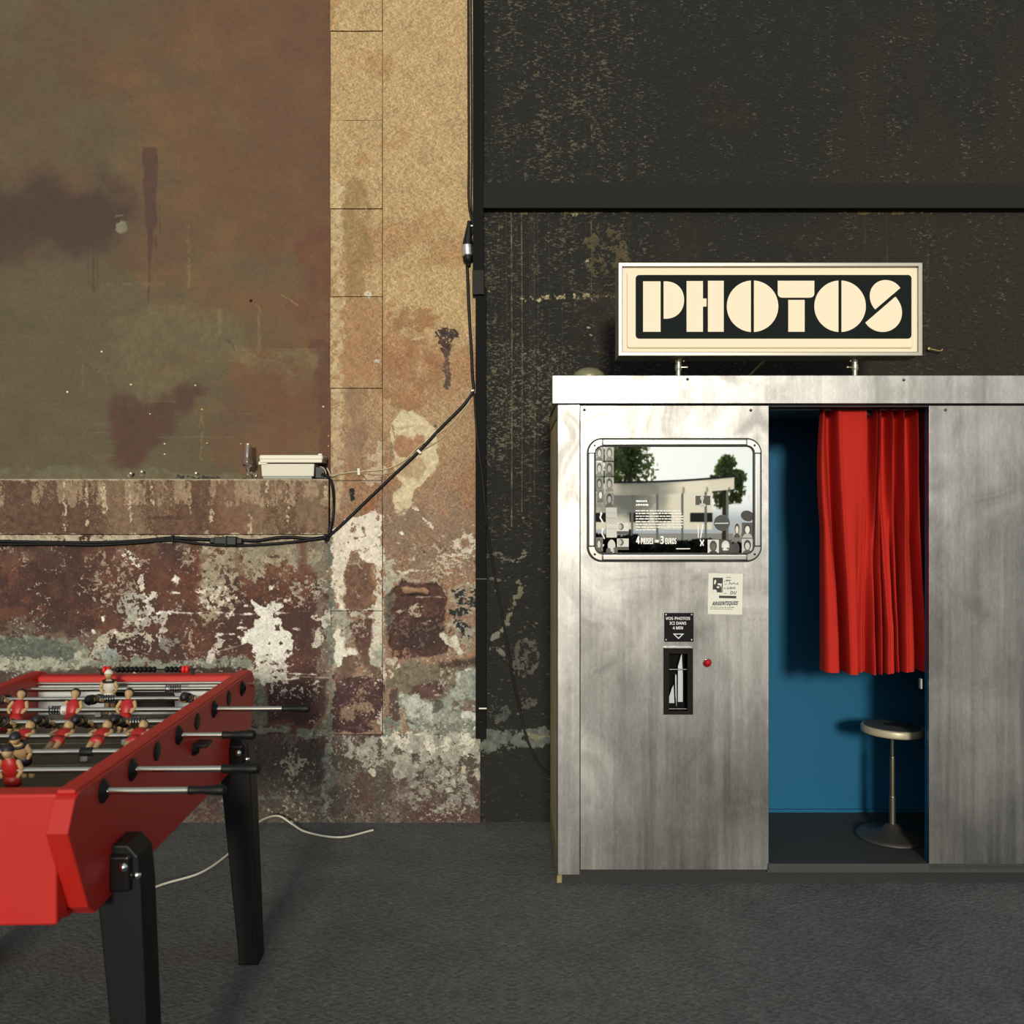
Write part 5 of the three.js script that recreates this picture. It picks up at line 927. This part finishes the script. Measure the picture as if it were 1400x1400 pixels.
  const springG = (() => { const pts = []; for (let k = 0; k <= 120; k++) { const a = k / 120 * Math.PI * 2 * 6.5; pts.push(V((k / 120 - 0.5) * 0.052, Math.cos(a) * 0.0125, Math.sin(a) * 0.0125)); } return new THREE.TubeGeometry(new THREE.CatmullRomCurve3(pts), 240, 0.0021, 5); })();
  const bearingG = lathe([[0.009, 0.012], [0.016, 0.011], [0.018, 0.006], [0.026, 0.004], [0.0275, 0]], 28).rotateZ(-Math.PI / 2), blankG = lathe([[0.001, 0.004], [0.021, 0.004], [0.0245, 0.002], [0.0255, 0]], 28).rotateZ(-Math.PI / 2);
  const outer = { 0: 311, 2: 385.5, 4: 303.5, 6: 302, 7: 256 }, handleLen = { 2: 39, 4: 46, 6: 53, 7: 52 };
  for (let i = 0; i < 8; i++) {
    const z = zi(i), right = outer[i] !== undefined, x1 = right ? end(outer[i], i) : OUT - 0.004, x0 = right ? -OUT + 0.004 : -OUT - (i === 3 ? 0.22 : 0.2);
    const r = mesh('rod', rod(V(x0, 0, 0), V(x1, 0, 0), 0.0078, 18), rodM, t); r.position.set(0, RY, z);
    if (handleLen[i]) { const h = mesh('handle', handleG, rubber, r); h.position.x = x1 - 0.004; h.scale.setScalar(handleLen[i] * -(t.position.z + z) / F / 0.11); h.userData.label = 'black rubber handle'; }
    if (!right) { const h = mesh('handle', handleG, rubber, r); h.position.x = x0 + 0.004; h.rotation.z = Math.PI; h.scale.setScalar(1.05); h.userData.label = 'black rubber handle'; }
    if (i === 0) mesh('end_cap', lathe([[0.001, 0.004], [0.007, 0.003], [0.0095, 0], [0.0095, -0.012]], 14).rotateZ(-Math.PI / 2).translate(x1, 0, 0), rubber, r);
    const b = mesh('bearing', right ? bearingG : blankG, black, t); b.position.set(OUT + 0.0035, RY, z);
    const b2 = mesh('bearing', right ? blankG : bearingG, black, t); b2.position.set(-OUT - 0.0035, RY, z); b2.rotation.z = Math.PI;
    const coil = { 0: 237, 1: 146, 2: 80, 3: 187 }[i];
    if (coil) { const s = mesh('spring', springG, std(0x8f9494, 0.25, 1), r); s.position.x = end(coil, i); }
    if (i === 0) mesh('spring_collar', lathe([[0.0078, -0.008], [0.012, -0.007], [0.012, 0.007], [0.0078, 0.008]], 16).rotateZ(-Math.PI / 2).translate(end(229, 0), 0, 0), satin, r);
    if (i === 2) mesh('stop_ring', lathe([[0.0078, -0.011], [0.015, -0.008], [0.015, 0.007], [0.0078, 0.008]], 16).rotateZ(-Math.PI / 2).translate(end(89, 2), 0, 0), white, r);
    if (i === 5) mesh('sleeve', lathe([[0.0078, -0.017], [0.0115, -0.015], [0.0115, 0.015], [0.0078, 0.017]], 16).rotateZ(-Math.PI / 2).translate(end(117, 5), 0, 0), rubber, r);
  }
  // second chrome tube behind the goalkeeper's rod
  mesh('guide_tube', rod(V(-IN, 0.908, -0.676), V(IN, 0.908, -0.676), 0.006, 14), rodM, t);
  // players
  const skin = std(0xb59568, 0.55), redKit = std(0xa81e1a, 0.45), blackKit = std(0x17171a, 0.5), whiteKit = std(0xc9c4b2, 0.5), capM = std(0xd9d4c2, 0.5);
  const torso = (() => { const g = new THREE.SphereGeometry(1, 20, 14); const p = g.attributes.position; for (let i = 0; i < p.count; i++) { const y = p.getY(i), k = 1 - 0.16 * Math.max(0, -y); p.setXYZ(i, p.getX(i) * 0.0185 * k, y * 0.027, p.getZ(i) * 0.0125 * k); } g.computeVertexNormals(); return g.translate(0, 0.006, 0); })();
  const limb = (a, b, r0, r1) => { const l = a.distanceTo(b), g = new THREE.CapsuleGeometry(1, 2, 4, 12), p = g.attributes.position; for (let i = 0; i < p.count; i++) { const y = p.getY(i), k = (y + 2) / 4, r = lerp(r0, r1, k); p.setXYZ(i, p.getX(i) * r, (k - 0.5) * l + 0 + (Math.abs(y) > 1 ? Math.sign(y) * (Math.abs(y) - 1) * r * 0.2 : 0), p.getZ(i) * r); } g.computeVertexNormals(); g.applyQuaternion(new THREE.Quaternion().setFromUnitVectors(V(0, 1, 0), b.clone().sub(a).normalize())); return g.translate((a.x + b.x) / 2, (a.y + b.y) / 2, (a.z + b.z) / 2); };
  const arms = merge([1, -1].flatMap((s) => [limb(V(s * 0.018, 0.026, 0), V(s * 0.026, 0.004, 0.005), 0.0056, 0.0048), limb(V(s * 0.026, 0.004, 0.005), V(s * 0.016, -0.012, 0.010), 0.005, 0.0042)]));
  const legs = merge([1, -1].flatMap((s) => [limb(V(s * 0.0085, -0.026, 0), V(s * 0.0085, -0.062, 0.001), 0.0085, 0.0062), limb(V(s * 0.0085, -0.062, 0), V(s * 0.0085, -0.078, 0.008), 0.0064, 0.0066)]));
  const shorts = (() => { const g = lathe([[0.001, -0.036], [0.017, -0.036], [0.0185, -0.026], [0.0155, -0.012], [0.001, -0.011]], 20); g.scale(1, 1, 0.72); return g; })();
  const head = (() => { const g = new THREE.SphereGeometry(0.0125, 18, 14), p = g.attributes.position; for (let i = 0; i < p.count; i++) { const y = p.getY(i), z = p.getZ(i); p.setXYZ(i, p.getX(i) * (0.9 + (y > 0 ? 0.05 : -0.05)), y * 1.14, z * 1.02 + (Math.abs(y) < 0.003 && z > 0.011 ? 0.0018 : 0)); } g.computeVertexNormals(); return merge([g.translate(0, 0.046, 0.001), new THREE.CylinderGeometry(0.0058, 0.0066, 0.012, 12).translate(0, 0.033, 0)]); })();
  const hair = new THREE.SphereGeometry(0.0139, 18, 12, 0, Math.PI * 2, 0, Math.PI * 0.52).rotateX(-0.45).scale(0.95, 1.1, 1.05).translate(0, 0.048, -0.0005);
  function player(i, px, kit, tilt, keeper) {
    const g = new THREE.Group(); g.name = numbered('player_figure'); t.add(g);
    g.position.set(end(px, i), RY, zi(i)); g.rotation.x = tilt; g.scale.setScalar(1.12);
    mesh('jersey', torso, kit === 'red' ? redKit : kit === 'white' ? whiteKit : skin, g);
    mesh('arms', arms, skin, g);
    mesh('shorts', shorts, kit === 'red' ? redKit : kit === 'white' ? capM : blackKit, g);
    mesh('legs', legs, skin, g); mesh('head', head, skin, g);
    mesh(keeper ? 'cap' : 'hair', hair, keeper ? capM : blackKit, g);
    if (kit !== 'red') mesh('sash', new THREE.TorusGeometry(0.0165, 0.0042, 8, 24).rotateX(Math.PI / 2).scale(1.05, 1, 0.72).translate(0, 0.026, 0), blackKit, g);
  }
  player(0, 150, 'white', 0.12, true);
  player(1, 131, 'black', 1.45); player(1, 258, 'black', 1.3); player(1, 4, 'black', 1.45);
  player(2, 99, 'red', -0.5); player(2, 172, 'red', -0.5); player(2, 26, 'red', -0.5);
  player(3, 114, 'black', 1.25); player(3, 165, 'black', 1.25); player(3, 62, 'black', 1.25); player(3, 10, 'black', 1.25);
  player(4, 83, 'red', -1.25); player(4, 136, 'red', -1.25); player(4, 186, 'red', -1.25); player(4, 30, 'red', -1.25);
  player(5, 28, 'black', 0.6); player(5, -60, 'black', 0.6);
  player(6, 14, 'red', 0.3); player(6, -80, 'red', 0.3);
  // ball return cup under the fourth bearing
  {
    const c = new THREE.Group(); c.name = numbered('ball_return'); c.position.copy(loc(253, 1010, 2.78)); c.position.x = OUT; t.add(c);
    mesh('cup', merge([lathe([[0.001, 0.004], [0.019, 0.004], [0.021, 0]], 20).rotateZ(-Math.PI / 2).translate(0, 0.03, 0), lathe([[0.001, 0.02], [0.013, 0.018], [0.019, 0.008], [0.021, 0]], 20).rotateZ(-Math.PI / 2).translate(0, -0.03, 0)]), black, c);
    mesh('shelf', boxFrom(0, 0.045, -0.026, -0.014, -0.055, 0.012, 0.004), black, c);
  }
  // legs with bracket and screws
  const leg = (sx, z, sz) => {
    const s = new THREE.Shape(), P = [[-0.075, 0.0], [0.0, 0.0], [0.045, 0.66], [0.045, 0.735], [0.02, 0.762], [-0.05, 0.762], [-0.075, 0.735]];
    P.forEach(([x, y], i) => (i ? s.lineTo(x, y) : s.moveTo(x, y)));
    const g = extrude(s, 0.084, 0.006, 3).translate(0, 0, -0.042);
    const q = g.attributes.position; for (let i = 0; i < q.count; i++) { const y = q.getY(i), k = (0.76 - y) / 0.76; q.setX(i, q.getX(i) * (0.85) + 0.075 * k + 0.022); }
    g.computeVertexNormals();
    const o = mesh('leg', g, black, t); o.position.set(sx * OUT, 0, z); if (sx < 0) o.rotation.y = Math.PI;
    const br = mesh('bracket', box(0.06, 0.085, 0.02, 0.009, 4), std(0x0f1011, 0.25), o); br.position.set(0.02, 0.70, sx > 0 ? 0.052 : -0.052);
    const m = chrome, dot = lathe([[0, 0.006], [0.007, 0.005], [0.0105, 0]], 16).rotateX(Math.PI / 2);
    const a = mesh('screw', dot, m, o); a.position.set(0.034, 0.715, sx > 0 ? 0.062 : -0.05); if (sx < 0) a.rotation.y = Math.PI;
    const b = mesh('screw', dot, m, o); b.position.set(0.058, 0.69, sx > 0 ? 0.044 : -0.044); if (sx < 0) b.rotation.y = Math.PI;
    mesh('foot_pad', lathe([[0.001, 0], [0.035, 0], [0.035, 0.01], [0.028, 0.016], [0.001, 0.016]], 20).translate(0.058, 0.0, 0), rubber, o);
  };
  leg(1, -0.50); leg(-1, -0.50); leg(1, 0.52); leg(-1, 0.52);
}
// ---------------------------------------------------------------- across the yard, behind the camera: what the booth's mirror shows
{
  const Z = 20.5, t = thing('pavilion', V(3.6, 0, Z), 'low pale pavilion with a flat white roof edge, mirrored in the booth display', 'pavilion');
  const w = std(0xe6e0d0, 0.8), dk = std(0x3a3c36, 0.5), cloth = new THREE.MeshPhysicalMaterial({ color: 0xf2ede0, roughness: 0.95, transmission: 0.85, thickness: 0, side: THREE.DoubleSide });
  const band = (up0, up1, off) => { const h = new THREE.Shape(); h.moveTo(-3.2, 2.48 + up0 + off); h.quadraticCurveTo(0, 2.24 + up0 + off, 3.0, 2.56 + up0 + off); h.lineTo(3.0, 2.56 + up1 + off); h.quadraticCurveTo(0, 2.24 + up1 + off, -3.2, 2.48 + up1 + off); return h; };
  mesh('awning_valance', new THREE.ShapeGeometry(band(-0.36, 0, 0), 20), cloth, t);
  mesh('gutter', extrude(band(0.0, 0.055, 0), 0.08, 0.004), std(0x2c3140, 0.5), t);
  mesh('blind', new THREE.PlaneGeometry(5.6, 1.25).translate(-0.1, 1.6, 1.7), cloth, t);
  mesh('low_wall', boxFrom(-0.9, 2.9, 0, 0.62, 0.3, 0.42), w, t);
  for (const x of [-3, -2.2, -1.5, -0.75, 0, 0.75, 1.5, 2.2, 2.85]) mesh('post', boxFrom(x - 0.03, x + 0.03, 0, 2.3, 0.2, 0.26), w, t);
  for (const [x0, x1] of [[-1.2, -0.5], [0.1, 0.7], [0.9, 1.4], [2.0, 2.7]]) mesh('opening', boxFrom(x0, x1, 1.2, 1.5, 1.62, 1.68), dk, t);
}
{
  const leafG = new THREE.PlaneGeometry(0.15, 0.09), leafM = new THREE.MeshPhysicalMaterial({ color: 0x8a9a5a, roughness: 0.9, transmission: 0.5, thickness: 0, side: THREE.DoubleSide }), bark = std(0x6a5e4c, 0.9);
  const tree = (x, z, h, r, label, n) => {
    const t = thing('tree', V(x, 0, z), label, 'tree');
    mesh('trunk', lathe([[0.14, 0], [0.1, 0.4], [0.08, h * 0.55], [0.03, h * 0.9], [0.001, h * 0.92]], 12), bark, t);
    const f = new THREE.InstancedMesh(leafG, leafM, n), m = new THREE.Matrix4(), q = new THREE.Quaternion(), e = new THREE.Euler(), lumps = [];
    for (let i = 0; i < 14; i++) lumps.push([V((rnd() - 0.5) * r * 1.4, h * (0.5 + 0.42 * rnd()), (rnd() - 0.5) * r * 1.4), r * (0.25 + 0.25 * rnd())]);
    for (let i = 0; i < n; i++) { const [c, s] = lumps[Math.floor(rnd() * 14)], v = V(rnd() - 0.5, rnd() - 0.5, rnd() - 0.5).normalize().multiplyScalar(s * Math.cbrt(rnd())).add(c); q.setFromEuler(e.set(rnd() * 6, rnd() * 6, rnd() * 6)); m.compose(v, q, V(1, 1, 1)); f.setMatrixAt(i, m); }
    f.name = numbered('foliage'); f.userData.kind = 'stuff'; f.castShadow = f.receiveShadow = true; t.add(f);
  };
  tree(7.1, 24, 3.6, 0.62, 'rounded green tree rising right of the pavilion, seen in the mirror', 1500);
  tree(4.0, 24.5, 4.1, 1.5, 'broad loose tree rising left behind the pavilion, seen in the mirror', 2800);
  const hg = thing('hedge', V(4.0, 0, 18.2), 'dark clipped hedge in front of the pavilion, seen low in the mirror', 'hedge');
  const hn = 5000, f = new THREE.InstancedMesh(leafG, std(0x2c2e20, 0.9, 0, { side: THREE.DoubleSide }), hn), m = new THREE.Matrix4(), q = new THREE.Quaternion(), e = new THREE.Euler();
  for (let i = 0; i < hn; i++) { q.setFromEuler(e.set(rnd() * 6, rnd() * 6, rnd() * 6)); const x = (rnd() - 0.5) * 4.6; m.compose(V(x, rnd() * (0.75 + 0.25 * fbm(x * 0.9, 3, 2) + (x < -0.6 ? 0.15 : -0.12)), (rnd() - 0.5) * 0.7), q, V(1.4, 1.4, 1.4)); f.setMatrixAt(i, m); }
  f.name = numbered('foliage'); f.userData.kind = 'stuff'; f.castShadow = f.receiveShadow = true; hg.add(f);
  mesh('core', box(4.4, 0.6, 0.4, 0.1).translate(0, 0.3, 0), std(0x1c1e15, 0.95), hg);
}
renderer.render(scene, camera);
